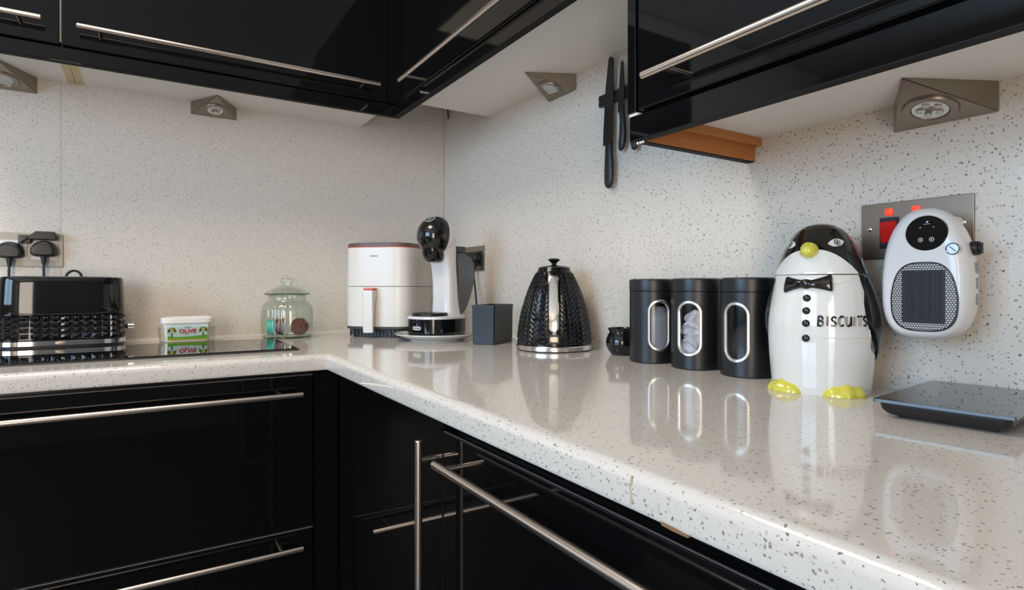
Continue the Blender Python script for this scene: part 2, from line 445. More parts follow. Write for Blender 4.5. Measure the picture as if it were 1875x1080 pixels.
t = tag(obj('corner_post', prism(NB(), [(-0.652, -0.648), (-0.6515, -0.650), (-0.636, -0.650), (-0.636, -0.690), (-0.609, -0.690), (-0.605, -0.688), (-0.605, -0.60), (-0.652, -0.60)], 'z', 0.1, 0.876), M['gloss'], smooth=False),
        'narrow black gloss post filling the inside corner of the base units', 'filler panel')

t = thing('corner_cabinet', 'black gloss corner base unit door with a vertical steel bar handle', 'cabinet', (-0.30, -0.98, 0))
obj('carcass', box(NB(), *rel(t, -0.583, -0.03, -1.255, -0.66, 0.12, 0.878)), M['satin'], t, smooth=False)
obj('plinth', box(NB(), *rel(t, -0.545, -0.525, -1.255, -0.56, 0.0, 0.12)), M['satin'], t, smooth=False)
d = front('door', t, *rel(t, -0.605, -0.585, -1.2535, -0.692, 0.14, 0.872))
top_glint(d, *rel(t, -0.6045, -0.601, -1.2535, -0.692, 0, 0)[:4], 0.872)
bar_handle(d, (-0.640 + 0.30, -1.2646 + 0.98 + 0.022, 0.20), (-0.640 + 0.30, -1.2646 + 0.98 + 0.022, 0.846), (-1, 0, 0), (0.05, 0.953), 0.006, 0.036)

t = thing('appliance_cabinet', 'black gloss integrated appliance front with a horizontal steel bar handle', 'cabinet', (-0.30, -1.56, 0))
obj('carcass', box(NB(), *rel(t, -0.583, -0.03, -1.86, -1.257, 0.12, 0.878)), M['satin'], t, smooth=False)
obj('plinth', box(NB(), *rel(t, -0.545, -0.525, -1.86, -1.257, 0.0, 0.12)), M['satin'], t, smooth=False)
d = front('door', t, *rel(t, -0.605, -0.585, -1.8575, -1.2565, 0.14, 0.858))
top_glint(d, *rel(t, -0.6045, -0.600, -1.8575, -1.2565, 0, 0)[:4], 0.858)
bar_handle(d, (-0.640 + 0.30, -1.298 + 1.56, 0.8235), (-0.640 + 0.30, -1.815 + 1.56, 0.8235), (-1, 0, 0), (0.055, 0.945), 0.006, 0.036)

t = thing('base_cabinet', 'black gloss base unit at the near end of the worktop', 'cabinet', (-0.30, -2.16, 0))
obj('carcass', box(NB(), *rel(t, -0.583, -0.03, -2.46, -1.862, 0.12, 0.878)), M['satin'], t, smooth=False)
obj('plinth', box(NB(), *rel(t, -0.545, -0.525, -2.46, -1.862, 0.0, 0.12)), M['satin'], t, smooth=False)
d = front('door', t, *rel(t, -0.605, -0.585, -2.4585, -1.8605, 0.14, 0.872))
bar_handle(d, (-0.340, 0.255, 0.30), (-0.340, 0.255, 0.846), (-1, 0, 0), (0.05, 0.953), 0.006, 0.036)

# ------------------------------------------------------------------ wall units
ZU = 1.66
def wall_unit(name, label, loc, car, doors, axis, under_edges=()):
    t = thing(name, label, 'cabinet', loc)
    obj('carcass', box(NB(), *rel(t, *car)), M['white_lam'], t, smooth=False)
    return t
# back wall: two units, the doors face the room
t = wall_unit('wall_unit', 'black gloss wall unit cut off at the upper left corner of the picture', (-1.41, -0.17, ZU), (-1.655, -1.1605, -0.332, -0.0, ZU, 2.14), None, 'y')
d = front('door', t, *rel(t, -1.654, -1.1625, -0.352, -0.334, 1.648, 2.138))
bar_handle(d, (-1.62 + 1.41, -0.387 + 0.17, 1.690 - ZU), (-1.1915 + 1.41, -0.387 + 0.17, 1.690 - ZU), (0, -1, 0), (0.1, 0.9), 0.006, 0.035)
o = obj('panel_edge', box(NB(), *rel(t, -1.1785, -1.1610, -0.33, -0.001, ZU - 0.0012, ZU + 0.01)), M['pine'], t, smooth=False); o['label'] = 'yellowed board edge'
t = wall_unit('wall_unit', 'wide black gloss wall unit above the hob with a long steel bar handle', (-0.76, -0.17, ZU), (-1.1595, -0.334, -0.332, -0.0, ZU, 2.14), None, 'y')
d = front('door', t, *rel(t, -1.1578, -0.3615, -0.352, -0.334, 1.648, 2.138))
bar_handle(d, (-1.1275 + 0.76, -0.387 + 0.17, 1.688 - ZU), (-0.3955 + 0.76, -0.387 + 0.17, 1.688 - ZU), (0, -1, 0), (0.06, 0.94), 0.006, 0.035)
o = obj('panel_edge', box(NB(), *rel(t, -1.1590, -1.1410, -0.33, -0.001, ZU - 0.0012, ZU + 0.01)), M['pine'], t, smooth=False); o['label'] = 'yellowed board edge'
# corner filler between the two high runs
tag(obj('corner_post', prism(NB(), [(-0.3595, -0.350), (-0.338, -0.350), (-0.338, -0.372), (-0.320, -0.372), (-0.320, -0.334), (-0.3595, -0.334)], 'z', 1.6475, 2.14, 0.001), M['gloss'], smooth=False),
    'narrow black gloss post filling the inside corner of the high wall units', 'filler panel')
# right-hand wall: high unit beyond the low one
t = wall_unit('wall_unit', 'high black gloss wall unit on the side wall above the kettle', (-0.16, -0.86, ZU), (-0.318, -0.0, -1.352, -0.357, ZU, 2.14), None, 'x')
d = front('door', t, *rel(t, -0.338, -0.320, -1.350, -0.3745, 1.648, 2.138))
bar_handle(d, (-0.373 + 0.16, -0.478 + 0.86, 1.678 - ZU), (-0.373 + 0.16, -1.25 + 0.86, 1.678 - ZU), (-1, 0, 0), (0.055, 0.945), 0.006, 0.035)
# pelmet round the high units (one L)
bm = NB()
prism(bm, [(-1.655, -0.346), (-0.334, -0.346), (-0.334, -1.352), (-0.316, -1.352), (-0.316, -0.328), (-1.655, -0.328)], 'z', 1.6115, 1.6455, 0.0012)
prism(bm, [(-1.655, -0.328), (-0.316, -0.328), (-0.316, -1.352), (-0.304, -1.352), (-0.304, -0.316), (-1.655, -0.316)], 'z', 1.634, 1.6598)
pel = tag(obj('pelmet', bm, M['gloss'], smooth=False), 'black gloss L-shaped pelmet strip under the high wall units', 'pelmet')
obj('matt_edge', prism(NB(), [(-1.654, -0.3455), (-0.3335, -0.3455), (-0.3335, -1.351), (-0.3155, -1.351), (-0.3155, -0.3275), (-1.654, -0.3275)], 'z', 1.6110, 1.6122), M['edge'], pel, smooth=False)
# low unit at the right
ZR = 1.363
t = thing('wall_unit', 'low hung black gloss wall unit at upper right with an orange wood pelmet lining', 'cabinet', (-0.15, -1.87, ZR))
obj('carcass', box(NB(), *rel(t, -0.297, -0.0, -2.40, -1.375, ZR, 2.14)), M['white_lam'], t, smooth=False)
obj('end_panel', box(NB(), *rel(t, -0.317, -0.0, -1.3745, -1.356, ZR + 0.002, 2.14), 0.001, 1), M['gloss'], t, smooth=False)
d = front('door', t, *rel(t, -0.317, -0.299, -2.395, -1.380, 1.366, 2.138))
bar_handle(d, (-0.352 + 0.15, -1.424 + 1.87, 1.402 - ZR), (-0.352 + 0.15, -2.33 + 1.87, 1.402 - ZR), (-1, 0, 0), (0.045, 0.955), 0.006, 0.035)
o = obj('front_edge', box(NB(), *rel(t, -0.299, -0.2965, -2.40, -1.376, 1.3585, 1.40)), M['edge'], t, smooth=False)
obj('matt_edge', box(NB(), *rel(t, -0.3127, -0.2952, -2.40, -1.3575, 1.3198, 1.3212)), M['edge'], t, smooth=False)
obj('matt_edge', box(NB(), *rel(t, -0.2955, -0.001, -1.3725, -1.3572, 1.3198, 1.3212)), M['edge'], t, smooth=False)
pm = obj('pelmet', box(NB(), *rel(t, -0.313, -0.295, -2.40, -1.357, 1.3205, 1.3605), 0.001, 1), M['gloss'], t, smooth=False)
obj('pelmet_return', box(NB(), *rel(t, -0.295, -0.001, -1.372, -1.357, 1.3205, 1.3625), 0.0006, 1), M['gloss'], t, smooth=False)
o = obj('wood_lining', box(NB(), *rel(t, -0.294, -0.001, -1.3745, -1.3722, 1.3212, 1.3628)), M['orangewood'], t, smooth=False); o['label'] = 'orange bare wood lining'
o = obj('batten', box(NB(), *rel(t, -0.2945, -0.001, -1.389, -1.3747, 1.3485, 1.3629), 0.001, 1), M['orangewood'], t, smooth=False); o['label'] = 'orange wooden fixing batten'
bm = NB()                                               # white joint showing between end panel and pelmet
box(bm, *rel(t, -0.3135, -0.296, -1.376, -1.3575, 1.3606, 1.3648)); o = obj('joint_strip', bm, M['white_lam'], t, smooth=False); o['label'] = 'white gap between panel and pelmet'
bm = NB()
for dy in (0, -0.0065, -0.0125):
    lathe(bm, [(0.0021, 0), (0.0026, 0.001), (0.0026, 0.004), (0.0016, 0.005)], 12, -0.303 + 0.15, -1.366 + dy + 1.87, z0=1.3157 - ZR)
o = obj('screw', bm, M['chrome'], t); o['label'] = 'bright screw ends under the pelmet'

# ------------------------------------------------------------------ under-unit pyramid lights
def pyramid_light(label, loc, rz, hw, h, d, lit=False):
    """origin on the wall at the unit's underside; local -Y points into the room"""
    t = thing('cabinet_light', label, 'lamp', loc, rz, 'triangular lamps under the wall units')
    bm = NB()
    T1, T2, B1, B2, A = [bm.verts.new(p) for p in ((-hw, -0.0005, 0), (hw, -0.0005, 0), (-hw, -0.0005, -h), (hw, -0.0005, -h), (0, -d, -0.0015))]
    A2 = bm.verts.new((0, -d, 0))
    for f in ((B1, B2, A), (T1, B1, A, A2), (T2, A2, A, B2), (T1, T2, B2, B1), (T1, A2, T2)): bm.faces.new(f)
    bmesh.ops.recalc_face_normals(bm, faces=bm.faces[:])
    bmesh.ops.bevel(bm, geom=bm.edges[:], offset=0.0012, segments=2, affect='EDGES')
    obj('housing', bm, M['nickel'], t, angle=25)
    # lamp set in the sloping face
    n = Vector((0, -h, -d)).normalized(); c = Vector((0, -d * 0.335, -h * 0.665)); q = n.to_track_quat('Z', 'Y')
    def put(bm): bmesh.ops.transform(bm, matrix=Matrix.Translation(c) @ q.to_matrix().to_4x4(), verts=bm.verts[:]); return bm
    bm = NB(); lathe(bm, [(0.0345, -0.002), (0.0345, 0.002), (0.033, 0.0042), (0.0255, 0.0042), (0.0235, 0.003), (0.0225, 0.0005), (0.0225, -0.002)], 40, cap0=False, cap1=False)
    obj('trim_ring', put(bm), M['nickel'] if True else None, t)
    if lit:
        bm = NB(); lathe(bm, [(0.0, 0.0002), (0.006, 0.0003), (0.018, 0.0022), (0.0222, 0.0025)], 32, cap0=False, cap1=False)
        o = obj('reflector', put(bm), M['chrome'], t)
        bm = NB()
        for k in range(5):
            a = 2 * PI * k / 5 + 0.4; ball(bm, (0.0125 * math.cos(a), 0.0125 * math.sin(a), 0.003), 0.0048, 0.0048, 0.002, 10, 6)
        obj('bulb', put(bm), M['lens'], t)
    else:
        bm = NB(); lathe(bm, [(0.0225, 0.0008), (0.016, 0.0022), (0.0, 0.003)], 32, cap0=False, cap1=False)
        obj('lens', put(bm), M['lens'], t)
    return t
pyramid_light('triangular brushed nickel lamp under the low right wall unit above the heater', (0, -1.6845, ZR), R(-90), 0.0665, 0.0425, 0.128, True)
pyramid_light('triangular brushed nickel lamp on the side wall beside the hanging knives', (0, -0.7650, ZU), R(-90), 0.0645, 0.0435, 0.128)
pyramid_light('triangular brushed nickel lamp under the wide wall unit above the hob', (-0.8080, 0, ZU), 0, 0.0655, 0.040, 0.115, True)
pyramid_light('triangular brushed nickel lamp cut off by the left edge of the picture', (-1.3115, 0, ZU), 0, 0.0655, 0.0445, 0.128)

# dangling cable ends in the corner
bm = NB(); tube(bm, smooth_path([(-0.010, -0.05, 1.80), (-0.0085, -0.05, 1.765), (-0.007, -0.052, 1.735), (-0.0062, -0.052, 1.728)], 5), 0.0028, 8)
cab = tag(obj('lamp_cable', bm, M['rubber']), 'short dark cable end hanging in the corner between the wall units', 'cable')
bm = NB(); tube(bm, smooth_path([(0.0 - 0.004, -0.06, 1.79), (-0.0035, -0.062, 1.76), (-0.0065, -0.058, 1.742)], 5), 0.0016, 8)
o = obj('wire', bm, M['filler'], cab); o['label'] = 'thin tan wire'

# ------------------------------------------------------------------ knife rack and knives
t = thing('knife_rack', 'black magnetic knife strip on the wall behind the hanging knives', 'knife rack', (0, -1.04, 1.553))
obj('strip', box(NB(), -0.012, -0.0, -0.17, 0.1075, -0.0145, 0.0145, 0.0015, 2), M['blackpl'], t)
bm = NB()
for z in (-0.0075, 0.0075): box(bm, -0.0135, -0.011, -0.169, 0.1065, z - 0.0022, z + 0.0022, 0.0006, 1)
obj('magnet_rail', bm, M['knife'], t)

def knife(label, y, z, tilt, blade, handle, xw=-0.0135):
    """hangs point up on the strip; local Z along the knife, local Y across the blade"""
    t = thing('kitchen_knife', label, 'knife', (xw, y, z)); t.rotation_euler = (tilt, 0, 0); t['group'] = 'knives on the magnetic strip'
    bm = NB(); prism(bm, blade, 'x', -0.0023, 0.0, 0.0006, 1); obj('blade', bm, M['knife'], t, angle=30)
    rs = []
    for u, z_, w_, th in handle:
        rs.append([(-0.0015 + th * math.sin(2 * PI * k / 20) - th * 0.35, u + w_ * math.cos(2 * PI * k / 20), z_) for k in range(20)])
    bm = NB(); rings(bm, rs); obj('grip', bm, M['khandle'], t)
    return t
# y grows towards the corner (left in the picture)
knife('big black kitchen knife hanging point up, leftmost on the wall strip', -0.9785, 1.553, R(1.0),
      [(-0.008, 0.096), (-0.0125, 0.092), (-0.0135, 0.02), (-0.014, -0.12), (0.022, -0.118), (0.0225, -0.10), (0.016, 0.02), (0.006, 0.096), (0.0, 0.1)],
      [(0.000, -0.115, 0.011, 0.006), (-0.002, -0.122, 0.0125, 0.007), (-0.003, -0.14, 0.0125, 0.008), (-0.004, -0.165, 0.0145, 0.0085), (-0.004, -0.195, 0.0155, 0.0085), (-0.003, -0.215, 0.0135, 0.008), (-0.002, -0.224, 0.009, 0.006), (-0.001, -0.2275, 0.003, 0.002)])
knife('slim black kitchen knife hanging between the big knife and the wall unit', -1.0225, 1.553, R(-1.0),
      [(-0.004, 0.075), (-0.0065, 0.068), (-0.008, 0.01), (-0.0075, -0.045), (0.0155, -0.047), (0.0165, -0.04), (0.011, 0.01), (0.003, 0.072), (0.000, 0.077)],
      [(0.001, -0.035, 0.007, 0.005), (-0.001, -0.045, 0.008, 0.006), (-0.004, -0.07, 0.0085, 0.007), (-0.004, -0.1, 0.0105, 0.0075), (-0.001, -0.125, 0.011, 0.0075), (0.003, -0.138, 0.008, 0.006), (0.005, -0.1425, 0.003, 0.002)])
knife('black kitchen knife whose grip end peeps out below the low wall unit corner', -1.068, 1.553, 0,
      [(-0.004, 0.070), (-0.0065, 0.066), (-0.008, -0.045), (0.0155, -0.047), (0.0165, -0.04), (0.011, 0.01), (0.003, 0.068), (0.000, 0.072)],
      [(0.001, -0.035, 0.007, 0.005), (0.001, -0.07, 0.0085, 0.007), (0.001, -0.11, 0.0105, 0.0075), (0.001, -0.132, 0.0105, 0.0075), (0.002, -0.145, 0.008, 0.006), (0.003, -0.1495, 0.003, 0.002)])

# ------------------------------------------------------------------ hob
t = thing('hob', 'flat black glass hob with a grey front edge, lying in front of the toaster', 'hob', (-1.05, -0.38, CT))
bm = NB()
prism(bm, [(-0.52, -0.170), (0.381, -0.170), (0.386, -0.165), (0.386, 0.157), (0.381, 0.162), (-0.52, 0.162)], 'z', 0.0, 0.0035)
obj('frame', bm, M['hobedge'], t, smooth=False)
bm = NB(); prism(bm, [(-0.518, -0.168), (0.379, -0.168), (0.384, -0.163), (0.384, 0.155), (0.379, 0.160), (-0.518, 0.160)], 'z', 0.003, 0.0062, 0.0025, 1)
obj('glass_top', bm, [M['hob']], t, smooth=False)

# ------------------------------------------------------------------ toaster
t = thing('toaster', 'black gloss toaster with diamond studded band standing behind the hob', 'toaster', (-1.1735, -0.125, CT))
def ring_tr(hx, hy, z, n=72, e=4.2): return [(*sup(2 * PI * k / n, hx, hy, e), z) for k in range(n)]
bm = NB(); rings(bm, [ring_tr(0.130, 0.073, 0.0), ring_tr(0.131, 0.074, 0.002), ring_tr(0.131, 0.074, 0.0105)]); obj('base', bm, M['blackpl'], t)
bm = NB(); rings(bm, [ring_tr(0.1345, 0.0785, 0.0105), ring_tr(0.1358, 0.080, 0.0115), ring_tr(0.1358, 0.080, 0.0225), ring_tr(0.1345, 0.0785, 0.0235)])
ch = obj('chrome_band', bm, M['chrome'], t)
bm = NB(); lathe(bm, [(0.0, 0), (0.005, 0), (0.005, 0.001), (0.004, 0.0014), (0, 0.0014)], 20)
bmesh.ops.transform(bm, matrix=Matrix.Translation((0.0, -0.0795, 0.017)) @ Matrix.Rotation(R(90), 4, 'X') @ Matrix.Diagonal((2.4, 0.95, 1, 1)), verts=bm.verts[:])
obj('badge', bm, M['nickel'], ch)
bm = NB()
N = 320
def tz(hx, hy, z): return ring_tr(hx, hy, z, N)
rows = [tz(0.134, 0.078, 0.0235), tz(0.1347, 0.0787, 0.0255), tz(0.1345, 0.0785, 0.028)]
# diamond band: pyramids 13 mm wide on the two long sides and round the corners
per = []; fine = ring_tr(0.1345, 0.0785, 0, 4000)
acc = [0.0]
for k in range(4000): acc.append(acc[-1] + (Vector(fine[(k + 1) % 4000]) - Vector(fine[k])).length)
tot = acc[-1]; cells = 4 * round(tot / 4 / 0.0200); N = cells * 12; base = []; q_ = 0
for k in range(N):
    while acc[q_ + 1] < tot * k / N: q_ += 1
    base.append(fine[q_])
acc = [tot * k / N for k in range(N)]
for j in range(0, 33):
    z = 0.0275 + 0.060 * j / 32; fr = (j / 8) % 1.0; vz = 1 - abs(fr - 0.5) * 2
    sh = 1 - 0.012 * (z - 0.0235) / 0.16
    row = []
    for k, p in enumerate(base):
        u = (acc[k] / tot * cells) % 1.0; vu = 1 - abs(u - 0.5) * 2
        h = 0.0056 * min(vz, vu)
        nrm = Vector((p[0] * abs(p[0]) ** 2 / 0.1345 ** 4, p[1] * abs(p[1]) ** 2 / 0.0785 ** 4, 0)); nrm.normalize()
        q = Vector((p[0] * sh, p[1] * sh, z)) + nrm * (h - 0.0046)
        row.append(q)
    rows.append(row)
dia = rows[3:]
bm = NB(); rings(bm, rows[:3] + [tz(0.1310, 0.0750, 0.0282), tz(0.1295, 0.0735, 0.0880)], True, False)
top = [tz(0.1335, 0.0775, 0.0872), tz(0.1338, 0.0778, 0.0885), tz(0.1325, 0.0768, 0.12), tz(0.1305, 0.0752, 0.165), tz(0.1298, 0.0745, 0.178), tz(0.128, 0.0725, 0.1838), tz(0.1245, 0.069, 0.1858)]
rings(bm, top, False, True)
body = obj('body', bm, M['blackgl'], t, angle=30)
bm = NB(); rings(bm, dia, False, False); o = obj('diamond_band', bm, M['blackgl'], body, smooth=False); o['label'] = 'raised diamond studded band'
bm = NB()
for y in (-0.028, 0.028): box(bm, -0.105, 0.105, y - 0.014, y + 0.014, 0.1845, 0.1868, 0.001, 1)
obj('slot_surround', bm, M['chrome'], t)
bm = NB()
for y in (-0.028, 0.028): box(bm, -0.1, 0.1, y - 0.010, y + 0.010, 0.186, 0.1872)
obj('slot', bm, M['rubber'], t, smooth=False)
bm = NB(); tube(bm, [(0.130, -0.0, 0.051), (0.150, 0, 0.051)], 0.006, 16); obj('lever_stem', bm, M['blackpl'], t)
bm = NB(); tube(bm, [(0.138, 0, 0.051), (0.140, 0, 0.051), (0.154, 0, 0.051), (0.1555, 0, 0.051)], 0.008, 20, rad=[0.006, 0.0078, 0.0078, 0.0065]); o = obj('knob', bm, M['chrome'], t); o['label'] = 'chrome end knob'
bm = NB(); tube(bm, smooth_path([(-0.005, 0.055, 0.176), (0.000, 0.062, 0.196), (0.013, 0.066, 0.2045), (0.027, 0.066, 0.198), (0.032, 0.068, 0.176), (0.03, 0.085, 0.1)], 8), 0.0032, 10)
o = obj('cord_loop', bm, M['rubber'], t); o['label'] = 'black cord loop behind the body'

# ------------------------------------------------------------------ wall sockets behind the toaster
t = thing('double_socket', 'brushed metal double socket on the back wall above the toaster', 'socket', (-1.262, 0, 1.182))
bm = NB(); box(bm, -0.0735, 0.0735, -0.005, -0.0002, -0.046, 0.046, 0.0015, 2); obj('face_plate', bm, M['plate_b'], t)
for x in (-0.0345, 0.0325):
    obj('socket_insert', box(NB(), x - 0.029, x + 0.029, -0.0075, -0.004, -0.028, 0.026, 0.002, 2), M['white'], t)
def plug(label, loc, cable, big=1.0, rz=0, mirror=False):
    t = thing('mains_plug', label, 'plug', loc, rz, 'black plugs in the wall socket')
    outl = []
    for k in range(40):
        a = 2 * PI * k / 40; x, z = sup(a, 0.0215 * big, 0.0195 * big, 2.05 if math.sin(a) > 0 else 3.6); outl.append((x, z * (1.08 if z > 0 else 0.55)))
    rs = []
    for s, y in ((1.0, 0.0), (1.0, -0.010), (0.97, -0.017), (0.86, -0.023), (0.62, -0.0265)):
        rs.append([(x * s, y, z * s) for x, z in outl])
    bm = NB(); rings(bm, rs); obj('body', bm, M['blackpl'], t)
    bm = NB(); tube(bm, [(0, -0.012, -0.010), (0, -0.013, -0.022), (0, -0.0135, -0.036)], 0.006, 12, rad=[0.0085, 0.0066, 0.0044]); obj('cord_grip', bm, M['rubber'], t)
    bm = NB(); tube(bm, smooth_path([(0, -0.0135, -0.03)] + cable, 6), 0.0031, 8); obj('cord', bm, M['rubber'], t)
    return t
plug('black plug with cord in the right half of the socket above the toaster', (-1.2295, -0.0075, 1.178), [(0.0, -0.014, -0.06), (0.002, -0.016, -0.10), (0.004, -0.02, -0.16), (0.01, -0.022, -0.24)], 1.38)
plug('large black plug in the left half of the socket at the picture edge', (-1.302, -0.0075, 1.172), [(-0.001, -0.014, -0.06), (0.000, -0.016, -0.10), (-0.004, -0.02, -0.16), (-0.01, -0.022, -0.24)], 1.42)
t = thing('socket_switch', 'black rectangular adaptor with a stub of cable above the right plug', 'adaptor', (-1.2395, -0.006, 1.2195))
bm = NB(); prism(bm, [(-0.022, -0.010), (0.036, -0.010), (0.040, 0.001), (0.034, 0.013), (-0.006, 0.013), (-0.016, 0.004)], 'y', -0.028, 0.001, 0.003, 2); obj('body', bm, M['blackpl'], t)
bm = NB(); box(bm, -0.045, -0.018, -0.016, 0.001, -0.020, 0.002, 0.002, 2); obj('rocker', bm, M['knife'], t)
bm = NB(); tube(bm, smooth_path([(-0.024, -0.018, -0.006), (-0.042, -0.02, -0.022), (-0.052, -0.022, -0.027)], 6), 0.0022, 8); obj('cord', bm, M['rubber'], t)

# ------------------------------------------------------------------ spread tub in a clear box
t = thing('clear_box', 'low clear plastic box around the olive spread tub', 'container', (-0.8905, -0.140, CT))
bm = NB()
rs = [ring_tr(0.067, 0.047, 0.0, 56, 6), ring_tr(0.069, 0.049, 0.0015, 56, 6), ring_tr(0.0735, 0.053, 0.044, 56, 6), ring_tr(0.0755, 0.055, 0.0455, 56, 6), ring_tr(0.0745, 0.054, 0.0465, 56, 6), ring_tr(0.0715, 0.051, 0.044, 56, 6), ring_tr(0.0672, 0.047, 0.003, 56, 6)]
rings(bm, rs); obj('tray', bm, M['clearpl'], t)
t = thing('spread_tub', 'white tub of spread with a green label reading OLIVE beside the toaster', 'tub', (-0.8905, -0.140, CT + 0.0032))
bm = NB(); rings(bm, [ring_tr(0.055, 0.036, 0.0, 56, 6), ring_tr(0.0565, 0.0375, 0.0015, 56, 6), ring_tr(0.0615, 0.0425, 0.054, 56, 6)]); body = obj('body', bm, M['tubwhite'], t)
bm = NB(); rings(bm, [ring_tr(0.0645, 0.0455, 0.0530, 56, 6), ring_tr(0.066, 0.047, 0.0545, 56, 6), ring_tr(0.066, 0.047, 0.0665, 56, 6), ring_tr(0.0645, 0.0455, 0.0685, 56, 6), ring_tr(0.058, 0.039, 0.0695, 56, 6), ring_tr(0.056, 0.037, 0.0672, 56, 6)])
lid = obj('lid', bm, M['tubwhite'], t); lid['label'] = 'cream snap-on lid'
def tubf(x, z, off=0.0006):                             # point on the tub's sloping front
    return (x, -(0.0377 + 0.005 * (z / 0.054)) - off, z)
def patch(bm, pts, fn):
    bm.faces.new([bm.verts.new(fn(*p)) for p in pts])
LZ0, LZ1 = 0.0085, 0.0505
bm = NB(); patch(bm, [(-0.049, LZ0), (0.049, LZ0), (0.0515, LZ1), (-0.0515, LZ1)], lambda x, z: tubf(x, z, 0.0005))
lab = obj('label_print', bm, M['sky_p'], body, smooth=False)
bm = NB(); patch(bm, [(-0.049, LZ0), (0.049, LZ0), (0.0500, 0.0195), (0.03, 0.0175), (0.0, 0.0155), (-0.03, 0.0155), (-0.0497, 0.0185)], lambda x, z: tubf(x, z, 0.0009)); obj('label_field', bm, M['green_p'], body, smooth=False)
bm = NB(); patch(bm, [(-0.049, LZ0 - 0.003), (0.049, LZ0 - 0.003), (0.049, LZ0 - 0.0002), (-0.049, LZ0 - 0.0002)], lambda x, z: tubf(x, z, 0.0009)); obj('label_edge', bm, M['gold_p'], body, smooth=False)
rnd = random.Random(3)
for s in (-1, 1):
    cx = 0.0390 * s; bl, bg = NB(), NB()
    patch(bl, [(cx - 0.0012, 0.013), (cx + 0.0012, 0.013), (cx + 0.002, 0.027), (cx - 0.002, 0.027)], lambda x, z: tubf(x, z, 0.0012))
    for k in range(9):
        a = R(-20 + 220 * k / 8); L = 0.0110 + 0.0020 * rnd.random(); d = Vector((math.cos(a), math.sin(a) * 0.95)); n_ = Vector((-d.y, d.x)) * 0.0019; c = Vector((cx, 0.0335))
        patch(bl, [tuple(c + d * 0.003 - n_), tuple(c + d * L * 0.8 - n_ * 0.9), tuple(c + d * L * 1.05 + Vector((0, -0.005))), tuple(c + d * L * 0.8 + n_ * 0.9), tuple(c + d * 0.003 + n_)], lambda x, z: tubf(x, z, 0.0012))
    patch(bg, [(cx + 0.0052 * math.cos(2 * PI * k / 14), 0.0358 + 0.0040 * math.sin(2 * PI * k / 14)) for k in range(14)], lambda x, z: tubf(x, z, 0.0015))
    obj('label_tree', bl, M['leaf_p'], body, smooth=False); obj('label_olives', bg, M['gold_p'], body, smooth=False)
bm = NB(); text(bm, 'OLIVE', 0.0160, lambda x, y, z: tubf(x, y + 0.0305, 0.0016 + z), bold=0.0004, ext=0.0003, sx=1.02); obj('label_lettering', bm, M['red_p'], body, smooth=False)
bm = NB(); patch(bm, [(-0.008, 0.0415), (0.008, 0.0415), (0.008, 0.0437), (-0.008, 0.0437)], lambda x, z: tubf(x, z, 0.0012)); patch(bm, [(-0.010, 0.0205), (0.004, 0.0215), (0.004, 0.0225), (-0.010, 0.0218)], lambda x, z: tubf(x, z, 0.0012))
obj('label_small_print', bm, M['printgrey'], body, smooth=False)

# ------------------------------------------------------------------ fluted glass jar with coffee pods
JX, JY = -0.616, -0.1515
t = thing('glass_jar', 'ribbed clear glass storage jar with a knobbed glass lid right of the hob', 'jar', (JX, JY, CT))
def flute(a, z): return 0.0012 * math.cos(24 * a) if 0.02 < z < 0.108 else 0.0
op = [(0.062, 0.0), (0.068, 0.002), (0.0735, 0.008), (0.0760, 0.022), (0.0765, 0.05), (0.0765, 0.085), (0.0740, 0.098), (0.0665, 0.109), (0.0595, 0.115), (0.0570, 0.120), (0.0570, 0.130), (0.0590, 0.134)]
ip = [(0.0565, 0.134), (0.0540, 0.130), (0.0540, 0.120), (0.0565, 0.114), (0.0635, 0.107), (0.0710, 0.097), (0.0738, 0.085), (0.0738, 0.022), (0.070, 0.010), (0.060, 0.007), (0.0, 0.007)]
bm = NB(); lathe(bm, op + ip, 144, fn=flute); obj('body', bm, M['glass'], t, angle=50)
bm = NB(); lathe(bm, [(0.053, 0.1305), (0.0535, 0.1345), (0.0670, 0.1352), (0.0680, 0.1375), (0.0665, 0.140), (0.0590, 0.1465), (0.040, 0.1555), (0.0205, 0.161), (0.0145, 0.164), (0.0150, 0.1675), (0.0205, 0.1755), (0.0210, 0.1825), (0.0165, 0.188), (0.008, 0.190), (0.0, 0.190)], 64)
lathe(bm, [(0.050, 0.1312), (0.050, 0.138), (0.038, 0.1500), (0.018, 0.156), (0.0, 0.157)], 48, cap0=False)
ld = obj('lid', bm, M['glass'], t, angle=50)
bm = NB(); rings(bm, [[((0.0665 + 0.0022 * math.cos(b)) * math.sin(2 * PI * k / 64), -(0.0665 + 0.0022 * math.cos(b)) * math.cos(2 * PI * k / 64), 0.1372 + 0.0022 * math.sin(b)) for k in range(64)] for b in [2 * PI * q / 10 for q in range(11)]], False, False)
o = obj('lid_rim', bm, M['glass_edge'], ld); o['label'] = 'thick greenish glass rim'
bm = NB(); rings(bm, [[((0.0715 + 0.0018 * math.cos(b)) * math.sin(2 * PI * k / 64), -(0.0715 + 0.0018 * math.cos(b)) * math.cos(2 * PI * k / 64), 0.0045 + 0.0025 * math.sin(b)) for k in range(64)] for b in [2 * PI * q / 10 for q in range(11)]], False, False)
o = obj('foot_rim', bm, M['glass_edge'], t); o['label'] = 'thick greenish glass foot'
